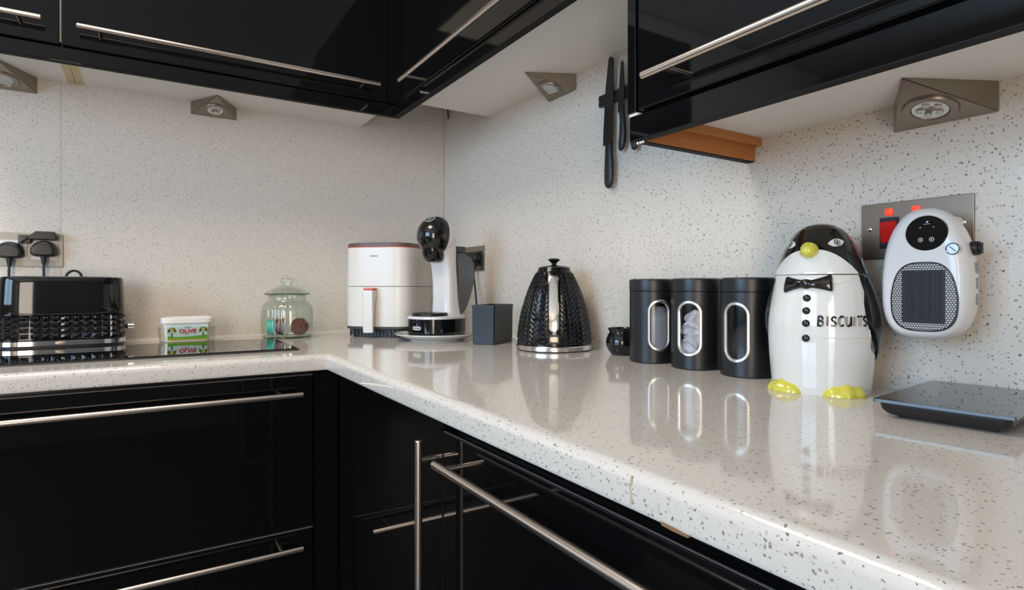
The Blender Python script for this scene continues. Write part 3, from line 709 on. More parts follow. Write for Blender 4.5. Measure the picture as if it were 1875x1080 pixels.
def pod(label, x, y, z, rot, m):
    t = thing('coffee_pod', label, 'coffee pod', (JX + x, JY + y, CT + z), 0); t.rotation_euler = rot; t['group'] = 'pods in the glass jar'; t.scale = (1.12,) * 3
    bm = NB(); lathe(bm, [(0.018, -0.008), (0.0200, -0.0065), (0.0222, 0.007), (0.0225, 0.0085)], 36); obj('cup', bm, m, t)
    bm = NB(); lathe(bm, [(0.0225, 0.0085), (0.0245, 0.009), (0.0245, 0.010), (0.0230, 0.0104), (0.0, 0.010)], 36); obj('rim', bm, m, t)
va = math.atan2(-0.374, 1.9085)
pod('turquoise coffee pod on its side at the left inside the glass jar', -0.0495, 0.0095, 0.0350, (R(90), 0, R(79)), M['teal'])
pod('brown coffee pod seen edge on beside the turquoise one in the jar', -0.0235, 0.005, 0.0350, (R(90), 0, R(70)), M['brown'])
pod('brown coffee pod lying face forward at the right inside the glass jar', 0.034, -0.008, 0.0350, (R(90), 0, R(-4)), M['brown'])

# ------------------------------------------------------------------ air fryer
t = thing('air_fryer', 'cream white air fryer with a dark rim and front handle in the corner', 'air fryer', (-0.293, -0.205, CT), R(-45))
def rf(hx, hy, z, n=96, e=4.5): return [(*sup(2 * PI * k / n, hx, hy, e), z) for k in range(n)]
bm = NB(); rings(bm, [rf(0.100, 0.115, 0.0), rf(0.102, 0.117, 0.002), rf(0.102, 0.117, 0.026)]); base = obj('base', bm, M['fridark'], t)
bm = NB(); rings(bm, [rf(0.112, 0.1285, 0.026), rf(0.1165, 0.1335, 0.0275), rf(0.1165, 0.1335, 0.0325), rf(0.114, 0.131, 0.034)]); obj('foot_rim', bm, M['fridark'], base)
for k in range(-7, 8):
    bm = NB(); box(bm, k * 0.0125 - 0.0022, k * 0.0125 + 0.0022, -0.1195, -0.1150, 0.003, 0.024, 0.0008, 1); obj('vent_fin', bm, M['slate'], base)
for k in range(-7, 8):
    bm = NB(); box(bm, -0.1045, -0.100, k * 0.0125 - 0.0022, k * 0.0125 + 0.0022, 0.003, 0.024, 0.0008, 1); obj('vent_fin', bm, M['slate'], base)
bm = NB(); rings(bm, [rf(0.1145, 0.1315, 0.1615), rf(0.1158, 0.1328, 0.1630), rf(0.1148, 0.1318, 0.282), rf(0.1140, 0.1310, 0.2840)])
shell = obj('shell', bm, M['cream'], t)
bm = NB(); rings(bm, [rf(0.1145, 0.1315, 0.034), rf(0.1160, 0.1330, 0.0355), rf(0.1160, 0.1330, 0.1585), rf(0.1145, 0.1315, 0.160)])
dr = obj('basket_drawer', bm, M['cream'], t)
bm = NB(); rings(bm, [rf(0.1115, 0.1285, 0.158), rf(0.1115, 0.1285, 0.164)]); obj('seam', bm, M['printgrey'], t)
bm = NB(); rings(bm, [rf(0.1143, 0.1313, 0.2842), rf(0.1148, 0.1318, 0.2845), rf(0.1146, 0.1316, 0.2862), rf(0.113, 0.130, 0.2865)]); obj('coral_line', bm, M['coral'], shell)
bm = NB(); rings(bm, [rf(0.1143, 0.1313, 0.2864), rf(0.1152, 0.1322, 0.2872), rf(0.1142, 0.1312, 0.297), rf(0.111, 0.128, 0.299), rf(0.104, 0.121, 0.2995), rf(0.1025, 0.1195, 0.294)]); obj('rim', bm, M['rimbrown'], t)
# handle: flat paddle standing off the drawer, coral top
bm = NB()
prism(bm, [(-0.134, 0.150), (-0.163, 0.150), (-0.1665, 0.148), (-0.1675, 0.140), (-0.1675, 0.022), (-0.166, 0.018), (-0.160, 0.017), (-0.156, 0.020), (-0.1535, 0.10), (-0.149, 0.124), (-0.140, 0.134), (-0.134, 0.136)], 'x', -0.0205, 0.0125, 0.004, 3)
h = obj('handle', bm, M['cream'], dr, angle=30)
bm = NB(); box(bm, -0.0205, 0.0125, -0.165, -0.134, 0.1502, 0.1565, 0.002, 2); o = obj('release_tab', bm, M['coral'], dr); o['label'] = 'coral red top of the handle'
bm = NB(); box(bm, -0.0125, 0.0125, -0.1335, -0.1325, 0.2555, 0.2583)
obj('name_print', bm, M['printgrey'], shell, smooth=False)

# ------------------------------------------------------------------ socket in the corner behind the coffee machine
t = thing('corner_socket', 'dark metal socket plate on the side wall behind the coffee machine', 'socket', (0, -0.252, 1.180))
bm = NB(); box(bm, -0.005, -0.0002, -0.0735, 0.0735, -0.0435, 0.0435, 0.0015, 2); obj('face_plate', bm, M['nickel'], t)
for y in (-0.034, 0.034): obj('socket_insert', box(NB(), -0.0075, -0.004, y - 0.028, y + 0.028, -0.027, 0.025, 0.002, 2), M['blackpl'], t)
plug('black plug in the corner socket behind the coffee machine', (-0.0075, -0.288, 1.178), [(0.0, -0.016, -0.06), (0.02, -0.02, -0.12), (0.05, -0.03, -0.20), (0.06, -0.04, -0.2545)], 1.0, R(-90))

# ------------------------------------------------------------------ plate and coffee machine
PX, PY = -0.2455, -0.462
bm = NB(); lathe(bm, [(0.0, 0.0035), (0.070, 0.0035), (0.074, 0.0), (0.080, 0.0), (0.082, 0.003), (0.096, 0.007), (0.121, 0.0165), (0.1265, 0.0195), (0.1265, 0.0215), (0.1235, 0.0218), (0.100, 0.0125), (0.086, 0.0085), (0.0, 0.0085)], 96)
o = obj('dinner_plate', bm, M['china'], loc=(PX, PY, CT), angle=45); tag(o, 'white china plate under the coffee machine', 'plate')

t = thing('coffee_machine', 'black and white pod coffee machine standing on the white plate', 'coffee machine', (PX - 0.003, PY - 0.002, CT + 0.0088), R(-67))
def rb(hx, y0, y1, z, e=2.6, n=64):
    cy, hy = (y0 + y1) / 2, (y1 - y0) / 2
    return [(sup(2 * PI * k / n, hx, hy, e)[0], cy + sup(2 * PI * k / n, hx, hy, e)[1], z) for k in range(n)]
bm = NB(); rings(bm, [rb(0.074, -0.082, 0.086, 0), rb(0.0755, -0.0835, 0.0875, 0.002), rb(0.0755, -0.0835, 0.0875, 0.056)]); base = obj('base', bm, M['blackgl'], t)
bm = NB(); rings(bm, [rb(0.0755, -0.0835, 0.0875, 0.0562), rb(0.0762, -0.0842, 0.0882, 0.0575), rb(0.0755, -0.0835, 0.0875, 0.0635), rb(0.072, -0.080, 0.084, 0.0648)]); obj('tray_rim', bm, M['white'], base)
bm = NB(); rings(bm, [rb(0.049, -0.078, 0.020, 0.0645, 2.2), rb(0.051, -0.080, 0.022, 0.066, 2.2), rb(0.051, -0.080, 0.022, 0.0725, 2.2), rb(0.049, -0.078, 0.02, 0.074, 2.2)]); obj('drip_tray', bm, M['blackpl'], base)
# badge on the front of the base
def bpt(x, z, off): # on the base front
    e = 2.6; y = 0.002 - 0.0855 * (1 - min(1, abs(x) / 0.0755) ** e) ** (1 / e); return (x, y - off, z)
bm = NB()
outl = [(0.0165 * math.copysign(abs(math.cos(a)) ** 0.5, math.cos(a)), 0.0305 + 0.0058 * math.copysign(abs(math.sin(a)) ** 0.7, math.sin(a))) for a in [2 * PI * k / 32 for k in range(32)]]
vs = [bm.verts.new(bpt(x, z, 0.0012)) for x, z in outl]; bm.faces.new(vs)
bd = obj('badge', bm, M['lcd_grey'], base, smooth=False); bd['label'] = 'pale oval maker badge'
bm = NB(); text(bm, "De'Longhi", 0.0068, lambda x, y, z: bpt(x, y + 0.0305, 0.0018 + z), ext=0.0002, bold=0.0001); obj('badge_lettering', bm, M['printgrey'], base, smooth=False)
# white column sweeping up into the head
def colring(z, y0, y1, hx, e=3.2): return rb(hx, y0, y1, z, e, 56)
bm = NB()
rings(bm, [colring(0.060, 0.008, 0.082, 0.043), colring(0.075, 0.012, 0.078, 0.041), colring(0.11, 0.013, 0.072, 0.0385), colring(0.16, 0.013, 0.066, 0.0385), colring(0.21, 0.008, 0.060, 0.039), colring(0.245, -0.004, 0.060, 0.040), colring(0.28, -0.016, 0.060, 0.042), colring(0.325, -0.016, 0.050, 0.040)])
obj('column', bm, M['white'], t, angle=45)
HC = Vector((0, -0.002, 0.3040))
bm = NB(); ball(bm, HC, 0.0555, 0.060, 0.0600, 96, 64)
hd = obj('head', bm, M['head2'], t, angle=60)
# black visor in front of a slanting curved edge
paint(hd, lambda v: (-(v.y - HC.y) - 0.001 + 0.12 * (v.z - HC.z) * 1.0 - 2.4 * 0 + (0.22 * ((v.z - HC.z) / 0.0600) ** 2) * 0.03) if v.z > HC.z - 0.047 else -0.01)
bm = NB()
rs = []
for s, dy, dz in ((0.034, -0.013, -0.040), (0.034, -0.012, -0.055), (0.030, -0.009, -0.068), (0.023, -0.006, -0.0765), (0.014, -0.004, -0.0790)):
    rs.append([(HC.x + s * math.cos(2 * PI * k / 36), HC.y + dy + s * math.sin(2 * PI * k / 36), HC.z + dz) for k in range(36)])
rings(bm, rs); nz = obj('pod_holder', bm, M['blackgl'], t)
# round emblem near the top of the visor
d = Vector((0.10, -0.60, 0.90)).normalized(); c = HC + Vector((d.x * 0.056, d.y * 0.058, d.z * 0.0600)); nn = Vector((d.x / 0.056, d.y / 0.058, d.z / 0.0600)).normalized()
mt = Matrix.Translation(c + nn * 0.0006) @ nn.to_track_quat('Z', 'Y').to_matrix().to_4x4()
bm = NB(); lathe(bm, [(0.0168, -0.002), (0.0168, 0.0004), (0.0150, 0.0004), (0.0150, -0.002)], 40, cap0=False, cap1=False)
text(bm, 'NESCAFE', 0.0052, lambda x, y, z: (x, y + 0.0045, 0.0005 + z), ext=0.0002); text(bm, 'Dolce', 0.0064, lambda x, y, z: (x, y - 0.0005, 0.0005 + z), ext=0.0002); text(bm, 'Gusto', 0.0064, lambda x, y, z: (x, y - 0.0065, 0.0005 + z), ext=0.0002)
bmesh.ops.transform(bm, matrix=mt, verts=bm.verts[:]); o = obj('emblem', bm, M['ring_ink'], hd, smooth=False); o['label'] = 'round grey maker emblem'
# water tank behind the column
tp = smooth_path([(0, 0.056, 0.254), (0, 0.090, 0.2525), (0, 0.122, 0.238), (0, 0.1355, 0.207), (0, 0.130, 0.160), (0, 0.111, 0.115), (0, 0.087, 0.077), (0, 0.070, 0.068)], 6)
bm = NB(); prism(bm, [(p.y, p.z) for p in tp] + [(0.064, 0.085), (0.060, 0.15)], 'x', -0.040, 0.040, 0.006, 4); tk = obj('water_tank', bm, M['tank'], t, angle=40); tk['label'] = 'smoked see-through water tank'
bm = NB(); box(bm, -0.030, 0.030, 0.058, 0.105, 0.2555, 0.277, 0.004, 3); obj('tank_lid', bm, M['blackgl'], tk)
bm = NB(); tube(bm, smooth_path([(0.0, 0.066, 0.246), (0, 0.106, 0.247), (0, 0.138, 0.212), (0, 0.134, 0.160), (0, 0.111, 0.108), (0, 0.083, 0.068)], 6), 0.003, 8); obj('tank_rim', bm, M['white'], tk)

# ------------------------------------------------------------------ slate box
t = thing('storage_box', 'open slate grey rectangular box between the coffee machine and kettle', 'box', (-0.150, -0.6350, CT), R(36))
def rr(hx, hy, z, r=0.003):
    return [(-hx + r, -hy, z), (hx - r, -hy, z), (hx, -hy + r, z), (hx, hy - r, z), (hx - r, hy, z), (-hx + r, hy, z), (-hx, hy - r, z), (-hx, -hy + r, z)]
bm = NB(); rings(bm, [rr(0.066, 0.031, 0.0), rr(0.068, 0.033, 0.001), rr(0.0695, 0.0345, 0.1085), rr(0.069, 0.034, 0.1095), rr(0.0675, 0.0325, 0.1095), rr(0.0665, 0.0315, 0.1085), rr(0.065, 0.030, 0.003)])
obj('box_shell', bm, M['slate'], t, smooth=False)
bm = NB(); rings(bm, [rr(0.0705, 0.0355, 0.1035), rr(0.0705, 0.0355, 0.1085), rr(0.0698, 0.0348, 0.1085), rr(0.0698, 0.0348, 0.1035)], False, False); obj('folded_rim', bm, M['slate'], t, smooth=False)

# ------------------------------------------------------------------ kettle
t = thing('kettle', 'black kettle with raised chevron pattern and steel base ring', 'kettle', (-0.104, -0.866, CT), R(-36.6))
KP = [(0.0150, 0.0945), (0.030, 0.0943), (0.050, 0.0922), (0.075, 0.0887), (0.100, 0.0835), (0.125, 0.0765), (0.150, 0.0680), (0.170, 0.0595), (0.188, 0.0505), (0.200, 0.0435), (0.2065, 0.0395)]
def kr(z):
    for (a, ra), (b, rb_) in zip(KP, KP[1:]):
        if z <= b: s = (z - a) / (b - a); s = max(0, s); return ra + (rb_ - ra) * s
    return KP[-1][1]
def kr_s(z): return (kr(z - 0.006) + kr(z) * 2 + kr(z + 0.006)) / 4
def chev(a, z):
    if a > PI: a -= 2 * PI
    if abs(a) * kr(z) < 0.0155 or z < 0.019 or z > 0.1955: return 0.0
    k = 22; u = (a + PI) / (2 * PI) * k; v = abs((u % 1.0) - 0.5) * 2
    f = (z / 0.0118 + v * 1.0) % 1.0
    s = f / 0.8 if f < 0.8 else (1 - f) / 0.2
    edge = min(1, (1 - abs(v - 0.5) * 2) / 0.16)
    return 0.0021 * s * edge - 0.0008
bm = NB(); lathe(bm, [(kr_s(0.015 + 0.1915 * j / 170), 0.015 + 0.1915 * j / 170) for j in range(171)], 440, fn=chev)
body = obj('body', bm, M['kettle'], t, angle=32)
bm = NB(); lathe(bm, [(0.090, 0.0), (0.0945, 0.001), (0.0950, 0.0025)], 96, cap1=False); obj('foot', bm, M['rubber'], t)
bm = NB(); lathe(bm, [(0.0945, 0.0025), (0.0972, 0.003), (0.0975, 0.0125), (0.0960, 0.0145), (0.094, 0.0150)], 96); o = obj('base_ring', bm, M['basering'], t); o['label'] = 'bright steel base ring'
bm = NB(); lathe(bm, [(0.0405, 0.2055), (0.0415, 0.2070), (0.0405, 0.2090), (0.034, 0.2125), (0.020, 0.2145), (0.0085, 0.2152), (0.0065, 0.217), (0.006, 0.2195), (0.0085, 0.2225), (0.0158, 0.2285), (0.0162, 0.2300), (0.0125, 0.2325), (0.0, 0.2338)], 48)
obj('lid', bm, M['blackgl'], t)
def ks(s, z, off): r = kr_s(z); a = s / r; return ((r + off) * math.sin(a), -(r + off) * math.cos(a), z)
def kpatch(bm, hw, z0, z1, off0, off1, rnd=0.0, n=24, m=8):
    """curved plate on the kettle front, rounded ends"""
    rows = []
    for j in range(n + 1):
        z = z0 + (z1 - z0) * j / n
        e = min(z - z0, z1 - z); w_ = hw
        if e < rnd: w_ = hw - rnd + math.sqrt(max(0, rnd ** 2 - (rnd - e) ** 2))
        rows.append([ks(-w_ + 2 * w_ * i / m, z, off1) for i in range(m + 1)])
    vr = rings(bm, rows, False, False, closed=False)
    # skirt down to the body
    edge = [r[0] for r in vr] + vr[-1][1:] + [r[-1] for r in vr[::-1]][1:] + vr[0][::-1][1:-1]
    low = []
    for v in edge:
        c = v.co.copy(); d = Vector((c.x, c.y, 0)).normalized(); low.append(bm.verts.new(c - d * (off1 - off0)))
    for i in range(len(edge)):
        j = (i + 1) % len(edge)
        try: bm.faces.new((edge[i], edge[j], low[j], low[i]))
        except ValueError: pass
    return bm
bm = NB(); kpatch(bm, 0.0148, 0.018, 0.1925, -0.002, 0.0012, 0.004); obj('front_strip', bm, M['blackgl'], t)
bm = NB(); kpatch(bm, 0.0118, 0.0525, 0.1875, -0.001, 0.0026, 0.005); fr_ = obj('gauge_frame', bm, M['chrome'], t)
bm = NB(); kpatch(bm, 0.0092, 0.0555, 0.1845, 0.001, 0.0031, 0.0045); o = obj('water_window', bm, M['window_strip'], fr_); o['label'] = 'pale upright water level window'
bm = NB(); kpatch(bm, 0.0128, 0.0215, 0.044, 0.0005, 0.0022, 0.003); bg_ = obj('maker_badge', bm, M['blackpl'], t)
bm = NB(); kpatch(bm, 0.0095, 0.0265, 0.039, 0.001, 0.0027, 0.003); obj('badge_inset', bm, M['nickel'], bg_)
bm = NB(); tube(bm, smooth_path([(0, 0.046, 0.195), (0, 0.066, 0.204), (0, 0.088, 0.196), (0, 0.1035, 0.165), (0, 0.1055, 0.12), (0, 0.0985, 0.08), (0, 0.088, 0.055)], 7), 0.007, 14); obj('handle', bm, M['blackpl'], t)
bm = NB(); ball(bm, (-0.0945, -0.018, 0.027), 0.003, 0.004, 0.004, 10, 8); obj('switch', bm, M['lcd_grey'], t)

# ------------------------------------------------------------------ small black pot
bm = NB(); lathe(bm, [(0.0, 0.0), (0.0225, 0.0), (0.0255, 0.002), (0.0325, 0.012), (0.0365, 0.0245), (0.0362, 0.034), (0.0325, 0.0455), (0.0285, 0.0515), (0.0282, 0.0545), (0.0305, 0.058), (0.0318, 0.0615), (0.0305, 0.0632), (0.0282, 0.0618), (0.0258, 0.0545), (0.030, 0.044), (0.033, 0.03), (0.028, 0.010), (0.0, 0.006)], 56)
o = obj('sugar_pot', bm, M['blackglaze'], loc=(-0.0405, -1.0475, CT), angle=50); tag(o, 'small round black glazed pot between the kettle and first canister', 'pot')

# ------------------------------------------------------------------ canisters
RC = 0.0475
def canister(label, x, y, rz, fill):
    t = thing('canister', label, 'canister', (x, y, CT), rz, 'black storage canisters with oval windows')
    wz, hw, hh = 0.0800, 0.0245, 0.0535               # window centre height, half width, half height
    def inside(s, z, k): # stadium test
        dz = max(0, abs(z - wz) - (hh - hw)); return s * s + dz * dz < (hw - k) ** 2
    bm = NB(); N_, H_ = 192, 100
    rows = lathe(bm, [(RC - 0.002, 0.0), (RC, 0.002)] + [(RC, 0.002 + 0.148 * j / H_) for j in range(1, H_ + 1)], N_, cap1=False)
    kill = [f for f in bm.faces if inside(math.atan2(f.calc_center_median().x, -f.calc_center_median().y) * RC, f.calc_center_median().z, 0.003) and f.calc_center_median().y < 0]
    bmesh.ops.delete(bm, geom=kill, context='FACES')
    obj('body', bm, M['canister'], t)
    bm = NB(); lathe(bm, [(RC - 0.002, 0.150), (RC + 0.0003, 0.1512), (RC + 0.0006, 0.1535), (RC + 0.0008, 0.172), (RC - 0.0005, 0.1752), (RC - 0.004, 0.1768), (0, 0.1772)], 96); obj('lid', bm, M['canister'], t)
    def cyl(s, z, off): return ((RC + off) * math.sin(s / RC), -(RC + off) * math.cos(s / RC), z)
    def stad(k, n=96):
        out = []; L = 2 * (hh - hw); r = hw - k; per = 2 * L + 2 * PI * r
        for i in range(n):
            d = per * i / n
            if d < PI * r: a = d / r; out.append((r * math.cos(a), wz + L / 2 + r * math.sin(a)))
            elif d < PI * r + L: out.append((-r, wz + L / 2 - (d - PI * r)))
            elif d < 2 * PI * r + L: a = PI + (d - PI * r - L) / r; out.append((r * math.cos(a), wz - L / 2 + r * math.sin(a)))
            else: out.append((r, wz - L / 2 + (d - 2 * PI * r - L)))
        return out
    bm = NB()
    rings(bm, [[cyl(*p, o_) for p in stad(k)] for k, o_ in ((0.0, -0.0005), (0.0, 0.0012), (0.0012, 0.0024), (0.0045, 0.0024), (0.0058, 0.0010), (0.0058, -0.003))], False, False)
    wr_ = obj('window_ring', bm, M['silver'], t)
    bm = NB()
    zs = [wz - hh + 0.0055 + (2 * hh - 0.011) * j / 24 for j in range(25)]
    rws = []
    for z in zs:
        dz = max(0, abs(z - wz) - (hh - hw)); w_ = math.sqrt(max(1e-8, (hw - 0.0050) ** 2 - dz * dz))
        rws.append([cyl(-w_ + 2 * w_ * i / 8, z, -0.0005) for i in range(9)])
    rings(bm, rws, False, False, closed=False); obj('pane', bm, M['pane'], wr_)
    if fill == 'sachets':
        rnd = random.Random(5)
        for k, (sx, z, tilt) in enumerate(((-0.006, 0.042, -35), (0.008, 0.058, 30), (-0.001, 0.074, -50), (0.008, 0.095, 62))):
            bm = NB(); 
            ball(bm, (0, 0, 0), 0.023, 0.004, 0.019, 24, 16, fn=lambda p: Vector((math.copysign(abs(p.x / 0.023) ** 0.6, p.x) * 0.020, p.y + 0.0035 * math.sin(p.x * 330 + p.z * 210), math.copysign(abs(p.z / 0.019) ** 0.8, p.z) * 0.018)))
            bmesh.ops.transform(bm, matrix=Matrix.Rotation(R(tilt), 4, 'Y') @ Matrix.Rotation(R(tilt * 0.4), 4, 'Z'), verts=bm.verts[:])
            s = thing('sachet', ('lowest', 'second lowest', 'third lowest', 'topmost')[k] + ' crumpled white sachet behind the window of the middle canister', 'sachet', (x, y, CT), rz, 'white sachets in the middle canister')
            obj('paper', bm, M['teabag'], s, loc=(sx, -0.033, z))
    elif fill == 'dark':
        bm = NB(); ball(bm, (0.006, -0.004, 0.052), 0.038, 0.036, 0.044, 24, 16); s = obj('grounds', bm, M['coffee'], t); s['label'] = 'dark contents'
    else:
        bm = NB(); lathe(bm, [(0.043, 0.004), (0.043, 0.100), (0.03, 0.118), (0, 0.121)], 40); s = obj('powder', bm, M['pale_powder'], t); s['label'] = 'pale grey contents'
    return t
canister('black canister nearest the kettle, its oval window turned to the right', -0.0700, -1.1735, R(-27), 'powder')
canister('middle black canister with white sachets behind its oval window', -0.0675, -1.2890, R(-66), 'sachets')
canister('black canister half hidden by the penguin jar, window nearly empty', -0.0670, -1.4060, R(-80), 'dark')

# ------------------------------------------------------------------ penguin biscuit jar
t = thing('penguin_jar', 'glazed penguin biscuit jar with black bow tie and yellow feet', 'biscuit jar', (-0.098, -1.5560, CT), R(-77))
WP = [(z * 0.985, r * 0.925) for z, r in [(0.0, 0.073), (0.004, 0.0755), (0.02, 0.0768), (0.05, 0.0795), (0.085, 0.0815), (0.11, 0.0808), (0.135, 0.0775), (0.155, 0.0738), (0.170, 0.0705), (0.1800, 0.0684), (0.1825, 0.0702), (0.1845, 0.0697), (0.202, 0.0640), (0.2175, 0.0578), (0.231, 0.0508), (0.243, 0.0428), (0.252, 0.0340), (0.2585, 0.0235), (0.2618, 0.0120), (0.2628, 0.0)]]
def pw(z):
    for (a, ra), (b, rb_) in zip(WP, WP[1:]):
        if z <= b: return ra + (rb_ - ra) * max(0, (z - a)) / (b - a)
    return 0.0
def pws(z):
    if z > 0.241 or 0.174 < z < 0.185: return pw(z)
    return (pw(max(0.0, z - 0.005)) + pw(z) + pw(z + 0.005)) / 3
DY = 0.93
def pp(phi, z, off=0.0): r = pws(z) ; return Vector(((r + off) * math.sin(phi), -(r * DY + off) * math.cos(phi), z))
def pring(z, n=160): return [pp(2 * PI * k / n, z) for k in range(n)]
bm = NB(); rings(bm, [pring(0.1773 * j / 90) for j in range(91)], True, True)
body = obj('body', bm, M['penguin_body'], t, angle=50)
def bodymask(v):
    ph = abs(math.atan2(v.x, -v.y)); z = v.z
    lim = R(68) + R(10) * min(1, (0.185 - z) / 0.06) + (R(70) * max(0, (0.072 - z) / 0.03) ** 2 if z < 0.072 else 0)
    return (ph - lim) * 0.05
paint(body, bodymask)
bm = NB()
zs = [0.1790 + (0.25886 - 0.1790) * (1 - (1 - j / 60) ** 1.6) for j in range(60)]
rows = rings(bm, [pring(z) for z in zs], True, False)
v = bm.verts.new((0, 0, 0.25886))
for i in range(160): bm.faces.new((rows[-1][i], rows[-1][(i + 1) % 160], v))
lid = obj('lid', bm, M['penguin_head'], t, angle=50); lid['label'] = 'black and white penguin head lid'
def headmask(v):
    ph = abs(math.atan2(v.x, -v.y)); zb = 0.2165 - 0.040 * (ph / R(70)) ** 2.6 - 0.004 * math.exp(-(ph / R(9)) ** 2)
    return v.z - zb
paint(lid, headmask)
# flippers hug the sides
for s in (-1, 1):
    bm = NB(); rs = []
    for j in range(25):
        u = j / 24; z = 0.1745 - 0.124 * u
        wd = R(8 + 24 * math.sin(PI * min(1, u * 1.08 + 0.05)) ** 0.8) if u < 0.97 else R(5)
        th = 0.0035 + 0.0075 * math.sin(PI * u) ** 0.8
        c = R(96) + R(6) * u
        row = []
        for k in range(16):
            a = 2 * PI * k / 16
            row.append(pp(s * (c + wd * math.cos(a)), z, (-0.002 + th * math.sin(a)) if math.sin(a) > 0 else -0.002))
        rs.append(row)
    rings(bm, rs); obj('flipper', bm, M['blackglaze'], body, angle=60)
# beak, eyes
bm = NB(); c = pp(0, 0.2135, 0.003); ball(bm, c, 0.0130, 0.0150, 0.0110, 28, 18, fn=lambda p: Vector((p.x * (1 - 0.12 * (p.y < 0)), p.y, p.z + (0.0025 if p.z > 0 and p.y > -0.005 else 0)))); o = obj('beak', bm, M['yellow'], lid); o['label'] = 'yellow beak'
def decal(pts, fn, m, parent, name):
    bm = NB(); bm.faces.new([bm.verts.new(fn(*p)) for p in pts]); return obj(name, bm, m, parent, smooth=False)
for s in (-1, 1):
    pc, zc = R(42) * s, 0.2258
    def ev(a, b, off, pc=pc, zc=zc, s=s):  # a along, b up (metres)
        z = zc + b; return pp(pc + s * a / max(0.03, pws(z)), z, off)
    bm = NB(); out = []
    for k in range(40):
        q = 2 * PI * k / 40; x = 0.0122 * math.cos(q); y = 0.0058 * math.sin(q) * (1 - abs(math.cos(q)) ** 3 * 0.5); out.append((x, y + 0.14 * x))
    rs = [[ev(x * f, y * f, 0.0007) for x, y in out] for f in (1.0, 0.66, 0.33, 0.05)]
    rings(bm, rs, False, True); eye = obj('eye', bm, M['glaze_w'], lid, smooth=False)
    bm = NB()
    rings(bm, [[ev(r_ * math.cos(2 * PI * k / 24) + 0.0008, r_ * 1.05 * math.sin(2 * PI * k / 24), 0.0012) for k in range(24)] for r_ in (0.0046, 0.0034)], False, False)
    bm.faces.new([bm.verts.new(ev(0.0018 * math.cos(2 * PI * k / 16) + 0.0008, 0.0022 * math.sin(2 * PI * k / 16), 0.0012)) for k in range(16)])
    obj('pupil', bm, M['blackglaze'], lid, smooth=False)
# bow tie: two flared wings and a knot
for s in (-1, 1):
    rs = []
    for j in range(13):
        u = j / 12; a = s * (0.006 + 0.0275 * u); hh_ = 0.0062 + 0.0070 * u ** 1.3 if u < 0.95 else 0.0115; th = 0.0055 - 0.001 * u
        if u > 0.95: th *= 0.6
        row = []
        for k in range(20):
            q = 2 * PI * k / 20; x, y = sup(q, 1, 1, 2.4)
            row.append(pp(a / 0.066, 0.1645 + 0.0012 * u * s + y * hh_, 0.0012 + x * th))
        rs.append(row)
    bm = NB(); rings(bm, rs); obj('bow_wing', bm, M['blackglaze'], body, angle=60)
bm = NB(); ball(bm, pp(0, 0.1642, 0.003), 0.0098, 0.006, 0.0075, 20, 14); obj('bow_knot', bm, M['blackglaze'], body)
for z in (0.1432, 0.1245, 0.1060, 0.0840):
    bm = NB(); ball(bm, pp(R(1), z, 0.0005), 0.0056, 0.0040, 0.0055, 18, 12); obj('button', bm, M['blackglaze'], body)
# pocket outline and lettering
def ribbon(bm, pts, wd, h):
    rs = []
    for i, (ph, z) in enumerate(pts):
        a = pts[max(0, i - 1)]; b = pts[min(len(pts) - 1, i + 1)]
        d = Vector(((b[0] - a[0]) * 0.08, b[1] - a[1])).normalized(); n_ = Vector((-d.y, d.x)) * wd
        rs.append([pp(ph + n_.x / 0.08, z + n_.y, -0.0003), pp(ph, z, h), pp(ph - n_.x / 0.08, z - n_.y, -0.0003)])
    rings(bm, rs, False, False, closed=False)
bm = NB()
P0, P1, Z0, Z1 = R(16), R(74), 0.0860, 0.1380
ribbon(bm, [(P0 + (P1 - P0) * k / 16, Z0) for k in range(17)], 0.0010, 0.0009)
ribbon(bm, [(P1, Z0 + (Z1 - Z0) * k / 12) for k in range(13)], 0.0010, 0.0009)
obj('pocket_seam', bm, M['glaze_w'], body)
bm = NB(); ribbon(bm, [(R(28) + R(34) * k / 12, 0.1615 + 0.0125 * k / 12) for k in range(13)], 0.0010, 0.0009); ribbon(bm, [(-R(28) - R(34) * k / 12, 0.1615 + 0.0125 * k / 12) for k in range(13)], 0.0010, 0.0009)
obj('collar_seam', bm, M['glaze_w'], body)
ST = {'B': [[(0.02, 0), (0, 1)], [(-0.05, 0.98), (0.55, 0.95), (0.75, 0.75), (0.55, 0.56), (0.1, 0.52), (0.65, 0.47), (0.9, 0.25), (0.6, 0.03), (-0.05, 0.02)]],
      'I': [[(0.5, 0), (0.48, 1)]], 'S': [[(0.9, 0.86), (0.5, 1), (0.1, 0.82), (0.25, 0.58), (0.72, 0.44), (0.92, 0.2), (0.5, 0), (0.05, 0.1)]],
      'C': [[(0.92, 0.86), (0.55, 1), (0.12, 0.72), (0.1, 0.3), (0.5, 0), (0.95, 0.12)]], 'U': [[(0.04, 1), (0.05, 0.35), (0.4, 0), (0.82, 0.25), (0.9, 1), (0.93, 0.02)]],
      'T': [[(-0.05, 0.98), (1.05, 1.0)], [(0.5, 1), (0.52, 0)]]}
bm = NB(); word = 'BISCUITS'; ws = [0.0072, 0.0040, 0.0068, 0.0076, 0.0080, 0.0040, 0.0078, 0.0066]; gap = 0.0028
x = -(sum(ws) + gap * 7) / 2
for q, (chh, w_) in enumerate(zip(word, ws)):
    hgt = 0.0142 - 0.0004 * (q % 3)
    for stroke in ST[chh]:
        pth = smooth_path([(a, b, 0) for a, b in stroke], 5)
        tube(bm, [pp(R(41) + (x + p.x * w_ + 0.001 * (p.y - 0.5)) / 0.0745, 0.1030 + 0.0003 * (q % 2) + p.y * hgt, 0.0005) for p in pth], 0.0014, 8)
    x += w_ + gap
o = obj('lettering', bm, M['blackglaze'], body, smooth=False); o['label'] = 'hand painted word BISCUITS'
